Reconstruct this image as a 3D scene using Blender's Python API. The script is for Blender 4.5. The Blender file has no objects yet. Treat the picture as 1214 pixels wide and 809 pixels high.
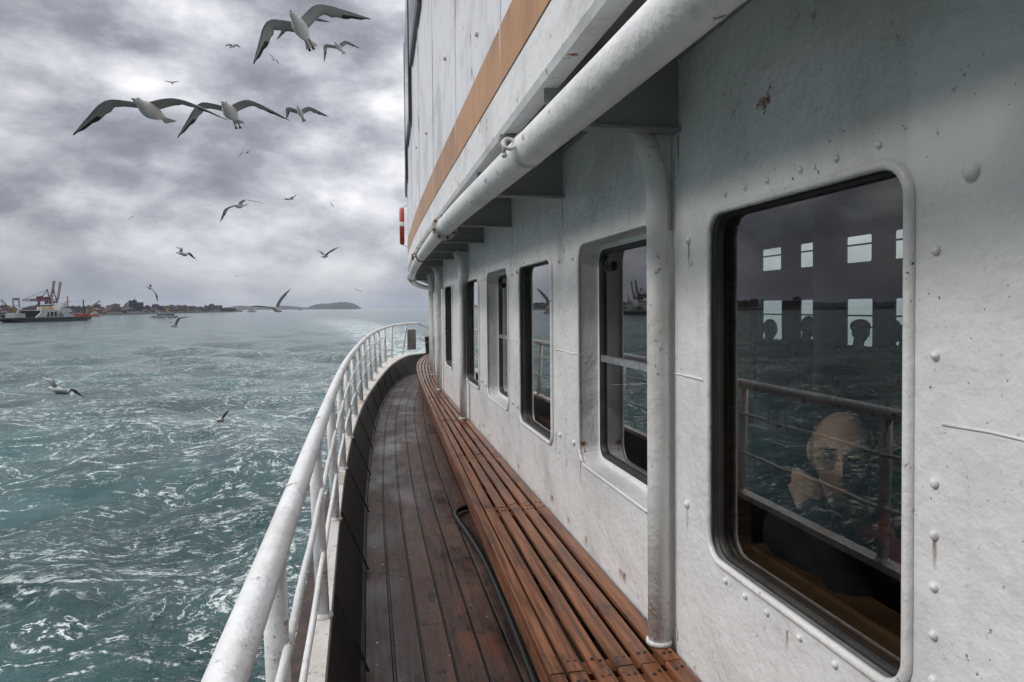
import bpy, bmesh, math, random
import numpy as np
from mathutils import Vector, Matrix
from math import radians as R, sin, cos, pi

random.seed(7)
rng = np.random.default_rng(7)
scene = bpy.context.scene
col = scene.collection

# ------------------------------------------------------------------ camera
EYE = 1.51
WATER = -5.0
cam_d = bpy.data.cameras.new("camera")
cam_d.lens = 24; cam_d.sensor_width = 36; cam_d.sensor_fit = 'HORIZONTAL'
cam_d.shift_y = -21 / 1214
cam_d.clip_start = 0.05; cam_d.clip_end = 20000
cam = bpy.data.objects.new("camera", cam_d); col.objects.link(cam)
_y, _p, _r = R(11.8), R(1.4), R(0.5)
fw = Vector((sin(_y) * cos(_p), cos(_y) * cos(_p), -sin(_p)))
rt = Vector((cos(_y), -sin(_y), 0)); up = rt.cross(fw)
r2 = rt * cos(_r) - up * sin(_r); u2 = rt * sin(_r) + up * cos(_r)
M = Matrix((r2, u2, -fw)).transposed().to_4x4(); M.translation = (0, 0, EYE)
cam.matrix_world = M
scene.camera = cam
cam_d.dof.use_dof = False

# ------------------------------------------------------------------ render / colour
scene.view_settings.view_transform = 'Standard'
scene.view_settings.look = 'None'
scene.view_settings.exposure = 0.38
scene.view_settings.gamma = 1.0
scene.cycles.use_denoising = True
scene.cycles.max_bounces = 8
scene.cycles.transparent_max_bounces = 12
scene.cycles.caustics_reflective = False
scene.cycles.caustics_refractive = False
scene.cycles.sample_clamp_indirect = 6

CLOUD_OFF = 5.3
SUN_EL, SUN_AZ = R(41), R(-98)      # high behind cloud, out over the sea side


class NT:
    """small node-tree helper"""
    def __init__(self, tree):
        self.t = tree; self.n = tree.nodes; self.l = tree.links
    def node(self, kind, **kw):
        nd = self.n.new(kind)
        for k, v in kw.items():
            setattr(nd, k, v)
        return nd
    def put(self, sock, v):
        if v is None: return
        if isinstance(v, bpy.types.NodeSocket): self.l.new(v, sock)
        elif isinstance(v, (tuple, list)):
            v = tuple(v)
            if len(v) == 3 and sock.type == 'RGBA': v = v + (1,)
            sock.default_value = v
        else: sock.default_value = v
    def math(self, op, a, b=None, c=None, clamp=False):
        nd = self.node('ShaderNodeMath', operation=op, use_clamp=clamp)
        self.put(nd.inputs[0], a); self.put(nd.inputs[1], b); self.put(nd.inputs[2], c)
        return nd.outputs[0]
    def vmath(self, op, a, b=None, s=None):
        nd = self.node('ShaderNodeVectorMath', operation=op)
        self.put(nd.inputs[0], a); self.put(nd.inputs[1], b)
        if s is not None: self.put(nd.inputs['Scale'], s)
        return nd.outputs['Value'] if op in ('DOT_PRODUCT', 'LENGTH') else nd.outputs[0]
    def noise(self, vec, scale, detail=4, rough=.55, dist=0, dim='3D', kind='FBM', lac=2.0):
        nd = self.node('ShaderNodeTexNoise', noise_dimensions=dim, noise_type=kind)
        self.put(nd.inputs['Vector'], vec)
        nd.inputs['Scale'].default_value = scale; nd.inputs['Detail'].default_value = detail
        nd.inputs['Roughness'].default_value = rough; nd.inputs['Distortion'].default_value = dist
        nd.inputs['Lacunarity'].default_value = lac
        return nd.outputs['Fac'], nd.outputs['Color']
    def voro(self, vec, scale, feature='F1', dim='3D', rnd=1.0):
        nd = self.node('ShaderNodeTexVoronoi', feature=feature, voronoi_dimensions=dim)
        self.put(nd.inputs['Vector'], vec); nd.inputs['Scale'].default_value = scale
        nd.inputs['Randomness'].default_value = rnd
        return nd.outputs['Distance'], nd.outputs.get('Color')
    def step(self, v, a, b, lo=0.0, hi=1.0):
        nd = self.node('ShaderNodeMapRange', interpolation_type='SMOOTHSTEP')
        self.put(nd.inputs['Value'], v); self.put(nd.inputs['From Min'], a); self.put(nd.inputs['From Max'], b)
        nd.inputs['To Min'].default_value = lo; nd.inputs['To Max'].default_value = hi
        return nd.outputs[0]
    def mix(self, f, a, b, blend='MIX'):
        nd = self.node('ShaderNodeMix', data_type='RGBA', blend_type=blend)
        self.put(nd.inputs[0], f); self.put(nd.inputs[6], a); self.put(nd.inputs[7], b)
        return nd.outputs[2]
    def ramp(self, v, stops):
        nd = self.node('ShaderNodeValToRGB'); cr = nd.color_ramp
        cr.interpolation = 'LINEAR'
        while len(cr.elements) < len(stops): cr.elements.new(.5)
        for e, (p, c) in zip(cr.elements, stops):
            e.position = p; e.color = tuple(c) + ((1,) if len(c) == 3 else ())
        self.put(nd.inputs[0], v)
        return nd.outputs[0]
    def bump(self, h, strength=.3, dist=.01, normal=None):
        nd = self.node('ShaderNodeBump')
        nd.inputs['Strength'].default_value = strength; nd.inputs['Distance'].default_value = dist
        self.put(nd.inputs['Height'], h); self.put(nd.inputs['Normal'], normal)
        return nd.outputs[0]
    def sep(self, v):
        nd = self.node('ShaderNodeSeparateXYZ'); self.put(nd.inputs[0], v); return nd.outputs
    def comb(self, x=0., y=0., z=0.):
        nd = self.node('ShaderNodeCombineXYZ')
        for s, v in zip(nd.inputs, (x, y, z)): self.put(s, v)
        return nd.outputs[0]


# ------------------------------------------------------------------ sky
world = bpy.data.worlds.new("World"); scene.world = world
world.use_nodes = True
w = NT(world.node_tree); w.n.clear()
sky = w.node('ShaderNodeTexSky', sky_type='NISHITA')
sky.sun_disc = False; sky.sun_elevation = SUN_EL; sky.sun_rotation = SUN_AZ
bg_sky = w.node('ShaderNodeBackground'); w.l.new(sky.outputs[0], bg_sky.inputs[0]); bg_sky.inputs[1].default_value = 0.08
gen = w.node('ShaderNodeTexCoord').outputs['Generated']
gx, gy, gz = w.sep(gen)
pv = w.comb(gx, gy, w.math('MULTIPLY', gz, 2.0))
_, wc = w.noise(pv, 3.0, 3, .5)
pw = w.vmath('ADD', pv, w.vmath('SCALE', w.vmath('SUBTRACT', wc, (.5, .5, .5)), s=.07))
big, _ = w.noise(w.vmath('ADD', pw, (CLOUD_OFF, 1.3, .4)), 2.1, 2, .5)
mid, _ = w.noise(w.vmath('ADD', pw, (CLOUD_OFF, 0, 0)), 5.6, 10, .53, 0)
fine, _ = w.noise(w.vmath('ADD', pv, w.vmath('SCALE', wc, s=.04)), 14, 10, .62, 0)
lump, _ = w.voro(w.vmath('ADD', pw, w.vmath('SCALE', wc, s=.05)), 9.0, 'SMOOTH_F1')
cl = w.math('ADD', w.math('MULTIPLY', big, .36), w.math('ADD', w.math('MULTIPLY', mid, .46), w.math('MULTIPLY', fine, .20)))
cl = w.math('ADD', cl, w.math('MULTIPLY', w.math('SUBTRACT', .38, lump), .14))
cloud = w.ramp(cl, [(.32, (.17, .178, .205)), (.40, (.285, .295, .335)), (.46, (.45, .462, .505)), (.52, (.66, .665, .70)), (.58, (.90, .895, .895)), (.68, (1.08, 1.06, 1.03))])
# grey veil low over the horizon, bright overcast high above the ship
veil = w.step(gz, .0, .15, 1.0, 0.0)
cloud = w.mix(w.math('MULTIPLY', veil, .72), cloud, (.235, .26, .315))
# sky brightest astern; dimmed abeam and ahead, out of view, to darken upper wall
hl = w.math('MAXIMUM', w.vmath('LENGTH', w.comb(gx, gy, 0)), .001)
azd = w.math('DIVIDE', w.math('ADD', w.math('MULTIPLY', gx, .10), w.math('MULTIPLY', gy, .995)), hl)
thick = w.math('MULTIPLY', w.step(azd, -.05, .80, .10, 1.0), w.step(azd, .80, .97, .72, 1.0))
thick = w.math('ADD', thick, w.step(gz, .45, .8, 0.0, .4))
gain = w.math('MULTIPLY', thick, w.step(gz, .42, .85, 1.0, 3.4))
bg_cl = w.node('ShaderNodeBackground'); w.l.new(cloud, bg_cl.inputs[0]); w.l.new(gain, bg_cl.inputs[1])
mx = w.node('ShaderNodeMixShader'); mx.inputs[0].default_value = .93
w.l.new(bg_sky.outputs[0], mx.inputs[1]); w.l.new(bg_cl.outputs[0], mx.inputs[2])
out = w.node('ShaderNodeOutputWorld'); w.l.new(mx.outputs[0], out.inputs[0])

# ------------------------------------------------------------------ sun (veiled by cloud)
sd = bpy.data.lights.new("sun", 'SUN'); sd.energy = 1.5; sd.angle = R(18); sd.color = (1, .97, .93)
so = bpy.data.objects.new("sun", sd); col.objects.link(so)
sdir = Vector((sin(SUN_AZ) * cos(SUN_EL), cos(SUN_AZ) * cos(SUN_EL), sin(SUN_EL)))
so.rotation_euler = sdir.to_track_quat('Z', 'Y').to_euler()


# ------------------------------------------------------------------ materials
def material(name, fn):
    m = bpy.data.materials.new(name); m.use_nodes = True
    t = NT(m.node_tree); t.n.clear()
    o = t.node('ShaderNodeOutputMaterial')
    sh = fn(t)
    t.l.new(sh, o.inputs[0])
    return m

def pbsdf(t, color, rough=.5, normal=None, metal=0., spec=.5, ior=None, coat=None):
    b = t.node('ShaderNodeBsdfPrincipled')
    t.put(b.inputs['Base Color'], color); t.put(b.inputs['Roughness'], rough)
    t.put(b.inputs['Normal'], normal); b.inputs['Metallic'].default_value = metal
    b.inputs['Specular IOR Level'].default_value = spec
    if ior: b.inputs['IOR'].default_value = ior
    if coat is not None: t.put(b.inputs['Coat Weight'], coat)
    return b.outputs[0]

def pos(t): return t.node('ShaderNodeNewGeometry').outputs['Position']
def objc(t): return t.node('ShaderNodeTexCoord').outputs['Object']
def uvc(t): return t.node('ShaderNodeTexCoord').outputs['UV']

def painted_steel(base, grime=(.30, .28, .25), rust_amt=.0, lump=.35, chips=.70, rough=.38, lumpy_scale=1.0, grime_amt=.5):
    def fn(t):
        P = pos(t)
        n1, _ = t.noise(P, 2.2, 6, .6)
        n2, _ = t.noise(t.vmath('MULTIPLY', P, (1, 6, 1)), 1.5, 5, .6)
        stv = t.vmath('MULTIPLY', P, (9, 9, .7))
        n3, _ = t.noise(stv, 1.0, 5, .65)           # vertical dribbles
        c = t.mix(t.math('MULTIPLY', t.step(n1, .47, .72), grime_amt), base, grime)
        c = t.mix(t.math('MULTIPLY', t.step(n3, .54, .76), grime_amt * .8), c, grime)
        ch, _ = t.noise(P, 46 * lumpy_scale, 5, .65)
        chm, _ = t.noise(P, 3.1, 3, .6)
        cm = t.math('MULTIPLY', t.step(ch, chips, chips + .03), t.step(chm, .48, .62))
        c = t.mix(cm, c, (.07, .055, .045))
        pt, _ = t.noise(P, 105, 2, .5); pm_, _ = t.noise(P, 4.7, 4, .6)
        c = t.mix(t.math('MULTIPLY', t.step(pt, .70, .74), t.math('MULTIPLY', t.step(pm_, .50, .62), .85)), c, (.10, .085, .075))
        if rust_amt:
            r1, _ = t.noise(P, 13, 6, .7); r2_, _ = t.noise(P, 2.7, 3, .5)
            rm = t.math('MULTIPLY', t.step(r1, .60, .68), t.step(r2_, .62 - rust_amt * .2, .70 - rust_amt * .2))
            c = t.mix(rm, c, (.23, .085, .02))
        l1, _ = t.noise(P, 9 * lumpy_scale, 3, .5); l2, _ = t.noise(P, 38 * lumpy_scale, 4, .55); l3, _ = t.noise(P, 150, 2, .5)
        v1, _ = t.noise(P, 17 * lumpy_scale, 6, .7, kind='RIDGED_MULTIFRACTAL')
        h = t.math('ADD', t.math('MULTIPLY', l1, .9), t.math('ADD', t.math('MULTIPLY', l2, .35), t.math('MULTIPLY', l3, .06)))
        dn_, _ = t.noise(P, 2.3, 2, .5)
        h = t.math('ADD', h, t.math('MULTIPLY', dn_, 2.2))
        br, _ = t.noise(t.vmath('MULTIPLY', P, (60, 5, 60)), 1.0, 3, .6)
        h = t.math('ADD', h, t.math('MULTIPLY', br, .035))
        h = t.math('ADD', h, t.math('MULTIPLY', cm, -.5))
        h = t.math('ADD', h, t.math('MULTIPLY', t.step(v1, 1.1, 1.9), .12))
        nb = t.bump(h, lump, .012)
        rr = t.math('ADD', rough, t.math('MULTIPLY', n1, .22))
        return pbsdf(t, c, rr, nb)
    return fn

M_ = {}
M_['wall'] = material('wall_paint', painted_steel((.79, .79, .79), (.50, .50, .48), .45, 1.0, .655, .20, .85, .5))
M_['white'] = material('white_gloss_paint', painted_steel((.78, .78, .785), (.42, .39, .35), 1.1, .75, .665, .28, 1.3, .55))
M_['post'] = material('post_paint', painted_steel((.70, .70, .69), (.38, .36, .33), .6, .7, .60, .32, 1.5, .6))
M_['panel'] = material('panel_paint', painted_steel((.80, .80, .82), (.46, .46, .48), .3, .4, .70, .2, .6, .8))
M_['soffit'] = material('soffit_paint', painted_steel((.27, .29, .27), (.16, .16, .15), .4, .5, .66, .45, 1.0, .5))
M_['rustwhite'] = material('rusting_white_paint', painted_steel((.62, .60, .57), (.34, .25, .17), 2.1, .6, .61, .45, 1.6, .7))

def _stripe(t):
    P = pos(t); n, _ = t.noise(t.vmath('MULTIPLY', P, (1, 1, .6)), 3, 6, .6)
    c = t.mix(t.step(n, .4, .7), (.50, .245, .085), (.33, .155, .058))
    sv, _ = t.noise(t.vmath('MULTIPLY', P, (14, 14, .9)), 1.0, 5, .65); c = t.mix(t.math('MULTIPLY', t.step(sv, .5, .72), .7), c, (.20, .10, .05))
    ch, _ = t.noise(P, 30, 5, .7); c = t.mix(t.step(ch, .67, .70), c, (.62, .58, .52))
    nb, _ = t.noise(P, 40, 3, .5)
    return pbsdf(t, c, .38, t.bump(nb, .15, .004))
M_['stripe'] = material('ochre_stripe_paint', _stripe)

def simple(color, rough=.5, metal=0., var=.25, scale=8, bump=.1, spec=.5):
    def fn(t):
        P = objc(t); n, _ = t.noise(P, scale, 5, .6)
        d = tuple(x * (1 - var) for x in color); l = tuple(min(1, x * (1 + var)) for x in color)
        c = t.mix(t.step(n, .3, .7), d, l)
        n2, _ = t.noise(P, scale * 6, 3, .6)
        return pbsdf(t, c, rough, t.bump(n2, bump, .004) if bump else None, metal, spec)
    return fn

M_['dark'] = material('black_rubber_gasket', simple((.022, .021, .02), .55, 0, .4, 20, .3))
M_['greyframe'] = material('worn_grey_window_paint', painted_steel((.20, .20, .19), (.09, .08, .07), .6, .5, .585, .5, 1.5, .8))
M_['alu'] = material('brushed_aluminium', simple((.50, .51, .52), .32, .8, .2, 30, .1))
M_['tar'] = material('black_bulwark_paint', simple((.016, .015, .015), .5, 0, .5, 5, .5))
M_['hullbrown'] = material('weathered_brown_strake', simple((.05, .03, .022), .7, 0, .5, 9, .6))
M_['hose'] = material('black_hose_rubber', simple((.012, .012, .013), .35, 0, .3, 30, .1))
M_['rust'] = material('rusty_iron', simple((.20, .085, .03), .8, .0, .6, 60, .6))
M_['darksteel'] = material('dark_upper_window_frame', simple((.05, .055, .06), .35, .2, .3, 10, .1))

def _glass(t):
    # single pane: two air-glass faces -> Schlick fresnel doubled
    lw = t.node('ShaderNodeFresnel'); lw.inputs['IOR'].default_value = 1.52
    f = t.math('MULTIPLY', lw.outputs[0], 1.75, clamp=True)
    g = t.node('ShaderNodeBsdfGlossy'); g.inputs['Roughness'].default_value = 0.0
    P = pos(t); n, _ = t.noise(P, 3.0, 1, .5)
    t.put(g.inputs['Normal'], t.bump(n, .02, .01))
    g.inputs['Color'].default_value = (1, 1, 1, 1)
    tr = t.node('ShaderNodeBsdfTransparent'); tr.inputs['Color'].default_value = (.84, .88, .86, 1)
    m = t.node('ShaderNodeMixShader'); t.put(m.inputs[0], f)
    t.l.new(tr.outputs[0], m.inputs[1]); t.l.new(g.outputs[0], m.inputs[2])
    return m.outputs[0]
M_['glass'] = material('window_glass', _glass)

def wood_uv(light, dark, rough, grain=1.0, stain=(.03, .018, .012), stain_amt=.6, seed_from_uv=True):
    def fn(t):
        uv = uvc(t); u, v, _ = t.sep(uv)
        g = t.comb(t.math('MULTIPLY', u, 2.2), t.math('MULTIPLY', v, 55.0), 0)
        n1, _ = t.noise(g, 1.0, 6, .62, .4)
        n2, _ = t.noise(t.comb(t.math('MULTIPLY', u, 1.1), t.math('MULTIPLY', v, 9.0), 2.2), 1.0, 4, .6)
        c = t.mix(t.step(n1, .33, .68), dark, light)
        c = t.mix(t.step(n2, .45, .75), c, tuple(x * .55 for x in dark))
        P = pos(t); s, _ = t.noise(P, 5.5, 6, .65)
        c = t.mix(t.math('MULTIPLY', t.step(s, .53, .72), stain_amt), c, stain)
        sp, _ = t.noise(P, 70, 3, .6); c = t.mix(t.step(sp, .69, .74), c, (.02, .012, .01))
        r = t.math('ADD', rough, t.math('MULTIPLY', n1, .25))
        return pbsdf(t, c, r, t.bump(n1, .35 * grain, .004))
    return fn
M_['bench'] = material('varnished_orange_wood', wood_uv((.31, .120, .048), (.095, .034, .016), .20, 1.4, (.028, .016, .011), .8))
M_['sillwood'] = material('brown_varnished_sill', wood_uv((.30, .17, .085), (.15, .075, .035), .3))

def _deck(t):
    uv = uvc(t); u, v, _ = t.sep(uv)             # u along (m), v across (m)
    pw_ = .126
    q = t.math('DIVIDE', v, pw_); idx = t.math('FLOOR', q); fr = t.math('FRACT', q)
    wn = t.node('ShaderNodeTexWhiteNoise', noise_dimensions='1D'); t.put(wn.inputs['W'], idx); rnd = wn.outputs[0]
    uu = t.math('ADD', t.math('DIVIDE', u, 1.9), t.math('MULTIPLY', rnd, 7.3))
    uf = t.math('FRACT', uu); ui = t.math('FLOOR', uu)
    wn2 = t.node('ShaderNodeTexWhiteNoise', noise_dimensions='2D'); t.put(wn2.inputs['Vector'], t.comb(idx, ui, 0)); rnd2 = wn2.outputs[0]
    edge = t.math('MINIMUM', fr, t.math('SUBTRACT', 1.0, fr))
    gap = t.step(edge, .028, .075, 1.0, 0.0)
    butt = t.step(uf, .0, .006, 1.0, 0.0)
    joint = t.math('MAXIMUM', gap, butt)
    g = t.comb(t.math('MULTIPLY', u, 1.6), t.math('MULTIPLY', v, 46), rnd2)
    n1, _ = t.noise(g, 1.0, 6, .6, .3)
    c = t.mix(t.step(n1, .3, .7), (.022, .012, .009), (.088, .044, .029))
    c = t.mix(t.math('MULTIPLY', rnd2, .7), c, (.115, .062, .042))
    P = pos(t)
    wet, _ = t.noise(t.vmath('MULTIPLY', P, (1.4, .7, 1)), 1.5, 6, .62)
    c = t.mix(t.math('MULTIPLY', t.step(wet, .47, .64), .78), c, (.012, .010, .0095))
    red, _ = t.noise(t.vmath('MULTIPLY', P, (2.4, .8, 1)), 1.3, 4, .6)
    px_, py_, _z = t.sep(P)
    c = t.mix(t.math('MULTIPLY', t.step(red, .54, .70), .6), c, (.13, .042, .018))
    kn, _ = t.voro(t.vmath('MULTIPLY', P, (11, 5, 1)), 1.0, 'F1', '3D', 1.0)
    c = t.mix(t.step(kn, .07, .13, .85, .0), c, (.008, .007, .006))
    blk, _ = t.noise(t.vmath('MULTIPLY', P, (4, 2, 1)), 2.0, 5, .7)
    c = t.mix(t.math('MULTIPLY', t.step(blk, .56, .63), .8), c, (.01, .009, .009))
    dr, _ = t.noise(P, 42, 3, .6); dr2, _ = t.noise(P, 3.5, 2, .5)
    c = t.mix(t.math('MULTIPLY', t.step(dr, .69, .71), t.step(dr2, .42, .55)), c, (.62, .62, .60))
    c = t.mix(t.math('MULTIPLY', joint, .97), c, (.003, .003, .003))
    r = t.math('SUBTRACT', .58, t.math('MULTIPLY', t.step(wet, .42, .66), .36))
    h = t.math('SUBTRACT', t.math('MULTIPLY', n1, .35), t.math('MULTIPLY', joint, 1.2))
    return pbsdf(t, c, r, t.bump(h, .6, .006), spec=.4)
M_['deck'] = material('wet_teak_planking', _deck)


# ------------------------------------------------------------------ mesh helpers
def mesh_obj(name, verts, faces, mat, parent=None, smooth=False, uvs=None, mats=None, fmat=None):
    me = bpy.data.meshes.new(name)
    me.from_pydata([tuple(map(float, v)) for v in verts], [], [tuple(map(int, f)) for f in faces])
    if uvs is not None:
        ul = me.uv_layers.new(name='UVMap')
        lu = np.array([uvs[l.vertex_index] for l in me.loops], dtype=np.float32)
        ul.data.foreach_set('uv', lu.ravel())
    for m in (mats or [mat]): me.materials.append(m)
    if fmat is not None:
        me.polygons.foreach_set('material_index', np.array(fmat, dtype=np.int32))
    if smooth: me.polygons.foreach_set('use_smooth', [True] * len(me.polygons))
    me.update()
    o = bpy.data.objects.new(name, me); col.objects.link(o)
    if parent:
        o.parent = parent
        o.matrix_parent_inverse = Matrix.Translation(-parent.location)
    return o

def thing(name, label, cat, loc=(0, 0, 0), group=None):
    o = bpy.data.objects.new(name, None); col.objects.link(o)
    o.empty_display_size = .1
    o.location = loc
    tag(o, label, cat, group)
    return o

def tag(o, label, cat, group=None):
    o['label'] = label; o['category'] = cat
    if group: o['group'] = group
    return o

def structure(o): o['kind'] = 'structure'; return o

class MB:
    """collects shapes into one mesh"""
    def __init__(self): self.v = []; self.f = []; self.m = []; self.uv = []
    def add(self, v, f, mi=0, uv=None):
        k = len(self.v); self.v += [tuple(x) for x in v]
        self.f += [tuple(i + k for i in q) for q in f]; self.m += [mi] * len(f)
        self.uv += list(uv) if uv is not None else [(x[0] + x[1], x[2]) for x in v]
    def box(self, x0, x1, y0, y1, z0, z1, mi=0):
        v = [(x, y, z) for x in (x0, x1) for y in (y0, y1) for z in (z0, z1)]
        self.add(v, [(0, 1, 3, 2), (4, 6, 7, 5), (0, 4, 5, 1), (2, 3, 7, 6), (0, 2, 6, 4), (1, 5, 7, 3)], mi)
    def bar(self, a, b, w, h=None, mi=0, upv=(0, 0, 1)):
        a = Vector(a); b = Vector(b); d = (b - a).normalized(); u = Vector(upv)
        if abs(d.dot(u)) > .95: u = Vector((1, 0, 0))
        s = d.cross(u).normalized(); u = s.cross(d); h = h or w
        v = []
        for p in (a, b):
            for i, j in ((-1, -1), (1, -1), (1, 1), (-1, 1)): v.append(p + s * (i * w / 2) + u * (j * h / 2))
        self.add(v, [(3, 2, 1, 0), (4, 5, 6, 7), (0, 1, 5, 4), (1, 2, 6, 5), (2, 3, 7, 6), (3, 0, 4, 7)], mi)
    def tube(self, pts, r, seg=10, mi=0, caps=True, closed=False):
        pts = [Vector(p) for p in pts]; n = len(pts)
        rs = r if hasattr(r, '__len__') else [r] * n
        v = []; f = []; prev = None
        for i, p in enumerate(pts):
            if closed: d = (pts[(i + 1) % n] - pts[i - 1])
            else: d = pts[min(i + 1, n - 1)] - pts[max(i - 1, 0)]
            d = d.normalized() if d.length > 1e-9 else Vector((0, 0, 1))
            if prev is None:
                u = Vector((0, 0, 1)) if abs(d.z) < .9 else Vector((1, 0, 0))
                s = d.cross(u).normalized()
            else:
                s = (prev - d * prev.dot(d)).normalized()
            prev = s; u = s.cross(d)
            for k in range(seg):
                a = 2 * pi * k / seg
                v.append(p + (s * cos(a) + u * sin(a)) * rs[i])
        m = n if closed else n - 1
        for i in range(m):
            for k in range(seg):
                a = i * seg + k; b = i * seg + (k + 1) % seg; c = ((i + 1) % n) * seg
                f.append((a, b, c + (k + 1) % seg, c + k))
        if caps and not closed:
            f.append(tuple(reversed(range(seg)))); f.append(tuple((n - 1) * seg + k for k in range(seg)))
        self.add(v, f, mi)
    def ball(self, c, rx, ry, rz, nu=12, nv=8, mi=0):
        v = [(c[0], c[1], c[2] + rz)]
        for i in range(1, nv):
            th = pi * i / nv
            for k in range(nu):
                a = 2 * pi * k / nu
                v.append((c[0] + rx * sin(th) * cos(a), c[1] + ry * sin(th) * sin(a), c[2] + rz * cos(th)))
        v.append((c[0], c[1], c[2] - rz)); f = []
        for k in range(nu): f.append((0, 1 + k, 1 + (k + 1) % nu))
        for i in range(nv - 2):
            for k in range(nu):
                a = 1 + i * nu + k; b = 1 + i * nu + (k + 1) % nu
                f.append((a, a + nu, b + nu, b))
        l = len(v) - 1; s = 1 + (nv - 2) * nu
        for k in range(nu): f.append((s + k, l, s + (k + 1) % nu))
        self.add(v, f, mi)
    def build(self, name, mat, parent=None, smooth=False):
        mats = mat if isinstance(mat, list) else [mat]
        return mesh_obj(name, self.v, self.f, None, parent, smooth, self.uv, mats, self.m)

def catmull(pts, n):
    """smooth curve through pts, n points spaced evenly by arc length"""
    P = np.array(pts, float)
    P = np.vstack([2 * P[0] - P[1], P, 2 * P[-1] - P[-2]])
    outp = []
    for i in range(1, len(P) - 2):
        p0, p1, p2, p3 = P[i - 1], P[i], P[i + 1], P[i + 2]
        t1 = np.linalg.norm(p1 - p0) ** .5; t2 = t1 + np.linalg.norm(p2 - p1) ** .5; t3 = t2 + np.linalg.norm(p3 - p2) ** .5
        for t in np.linspace(t1, t2, 24, endpoint=False):
            A1 = p0 * (t1 - t) / t1 + p1 * t / t1
            A2 = p1 * (t2 - t) / (t2 - t1) + p2 * (t - t1) / (t2 - t1)
            A3 = p2 * (t3 - t) / (t3 - t2) + p3 * (t - t2) / (t3 - t2)
            B1 = A1 * (t2 - t) / t2 + A2 * t / t2
            B2 = A2 * (t3 - t) / (t3 - t1) + A3 * (t - t1) / (t3 - t1)
            outp.append(B1 * (t2 - t) / (t2 - t1) + B2 * (t - t1) / (t2 - t1))
    outp.append(P[-2]); O = np.array(outp)
    s = np.concatenate([[0], np.cumsum(np.linalg.norm(np.diff(O, axis=0), axis=1))])
    tt = np.linspace(0, s[-1], n)
    return np.stack([np.interp(tt, s, O[:, k]) for k in range(O.shape[1])], 1)

def normals2d(P):
    d = np.gradient(P[:, :2], axis=0); d /= np.linalg.norm(d, axis=1)[:, None] + 1e-9
    return np.stack([d[:, 1], -d[:, 0]], 1)       # to the right of travel (towards the cabin)

def loft(name, rows, mat, parent=None, smooth=True, flip=False, closed=False, mb=None, mi=0, uoff=0.0):
    rows = [np.array(r, float) for r in rows]
    n = len(rows[0]); v = []; uv = []
    along = np.concatenate([[0], np.cumsum(np.linalg.norm(np.diff(rows[0], axis=0), axis=1))]) + uoff
    acr = np.zeros(n)
    for j, r in enumerate(rows):
        if j: acr = acr + np.linalg.norm(r - rows[j - 1], axis=1)
        for i in range(n): v.append(tuple(r[i])); uv.append((along[i], acr[i]))
    f = []
    m = len(rows)
    for j in range(m if closed else m - 1):
        for i in range(n - 1):
            a = j * n + i; b = ((j + 1) % m) * n + i
            q = (a, a + 1, b + 1, b)
            f.append(q[::-1] if flip else q)
    if mb is not None:
        mb.add(v, f, mi, uv); return None
    return mesh_obj(name, v, f, mat, parent, smooth, uv)

def sweep_rows(P, prof):
    """profile points (right offset, up offset) carried along path P"""
    N = normals2d(P); rows = []
    for dn, dz in prof:
        r = P.copy(); r[:, :2] += N * dn; r[:, 2] += dz; rows.append(r)
    return rows

def end_caps(mb, rows, mi=0):
    for k in (0, -1):
        mb.add([tuple(r[k]) for r in rows], [tuple(range(len(rows)))], mi)

def rrect(y0, y1, z0, z1, r, n=6):
    pts = []
    for cy, cz, a0 in ((y1 - r, z1 - r, 0), (y0 + r, z1 - r, 90), (y0 + r, z0 + r, 180), (y1 - r, z0 + r, 270)):
        for k in range(n + 1):
            a = R(a0 + 90 * k / n); pts.append((cy + r * cos(a), cz + r * sin(a)))
    return pts

# ================================================================== SHIP LINES (metres, x to the cabin, y aft, z up)
NP = 110
C_RAIL = catmull([(-.18, -1.6, 1.04), (-.182, .0, 1.04), (-.186, 1.2, 1.04), (-.2, 2.8, 1.04), (-.208, 4.5, 1.04), (-.198, 6.1, 1.045), (-.16, 7.6, 1.05),
                  (-.092, 9.3, 1.065), (.02, 11.2, 1.085), (.25, 13.7, 1.10), (.52, 15.35, 1.115), (.86, 16.3, 1.128), (1.17, 16.5, 1.132)], NP)
C_CAPO = catmull([(-.215, -1.6, .4), (-.22, 2.1, .4), (-.236, 4, .4), (-.232, 5.5, .4), (-.192, 7.2, .4), (-.11, 9.1, .4), (.0, 10.9, .4),
                  (.2, 13.4, .4), (.47, 15.4, .4), (.8, 16.5, .4), (1.22, 16.92, .4), (1.9, 17.2, .4)], NP)
C_CAPI = catmull([(-.12, -1.6, .4), (-.132, 1, .4), (-.145, 2.1, .4), (-.168, 3.6, .4), (-.175, 4.8, .4), (-.166, 5.9, .4), (-.13, 7.1, .4), (-.082, 8.1, .4),
                  (-.01, 9.2, .4), (.1, 10.5, .4), (.27, 12.3, .4), (.475, 14, .4), (.71, 15.35, .4), (.955, 16.28, .4), (1.3, 16.72, .4), (1.95, 17.0, .4)], NP)
C_DECK = catmull([(-.03, -1.6, 0), (-.038, 1, 0), (-.043, 2.8, 0), (-.04, 5.3, 0), (.0, 7.2, 0), (.045, 8.5, 0), (.125, 10, 0), (.28, 11.8, 0), (.526, 13.7, 0),
                  (.79, 15, 0), (1.05, 15.85, 0), (1.4, 16.45, 0), (2.0, 16.9, 0)], NP)
C_BF = catmull([(.492, -1.6, .42), (.502, 1, .42), (.51, 1.9, .42), (.53, 2.86, .42), (.575, 4.76, .42), (.622, 6.65, .42), (.67, 8.4, .42), (.728, 10.3, .42), (.79, 11.8, .42),
                (.905, 13.5, .42), (1.08, 14.8, .42), (1.40, 16.5, .42)], NP)
WALL_X = .95
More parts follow.
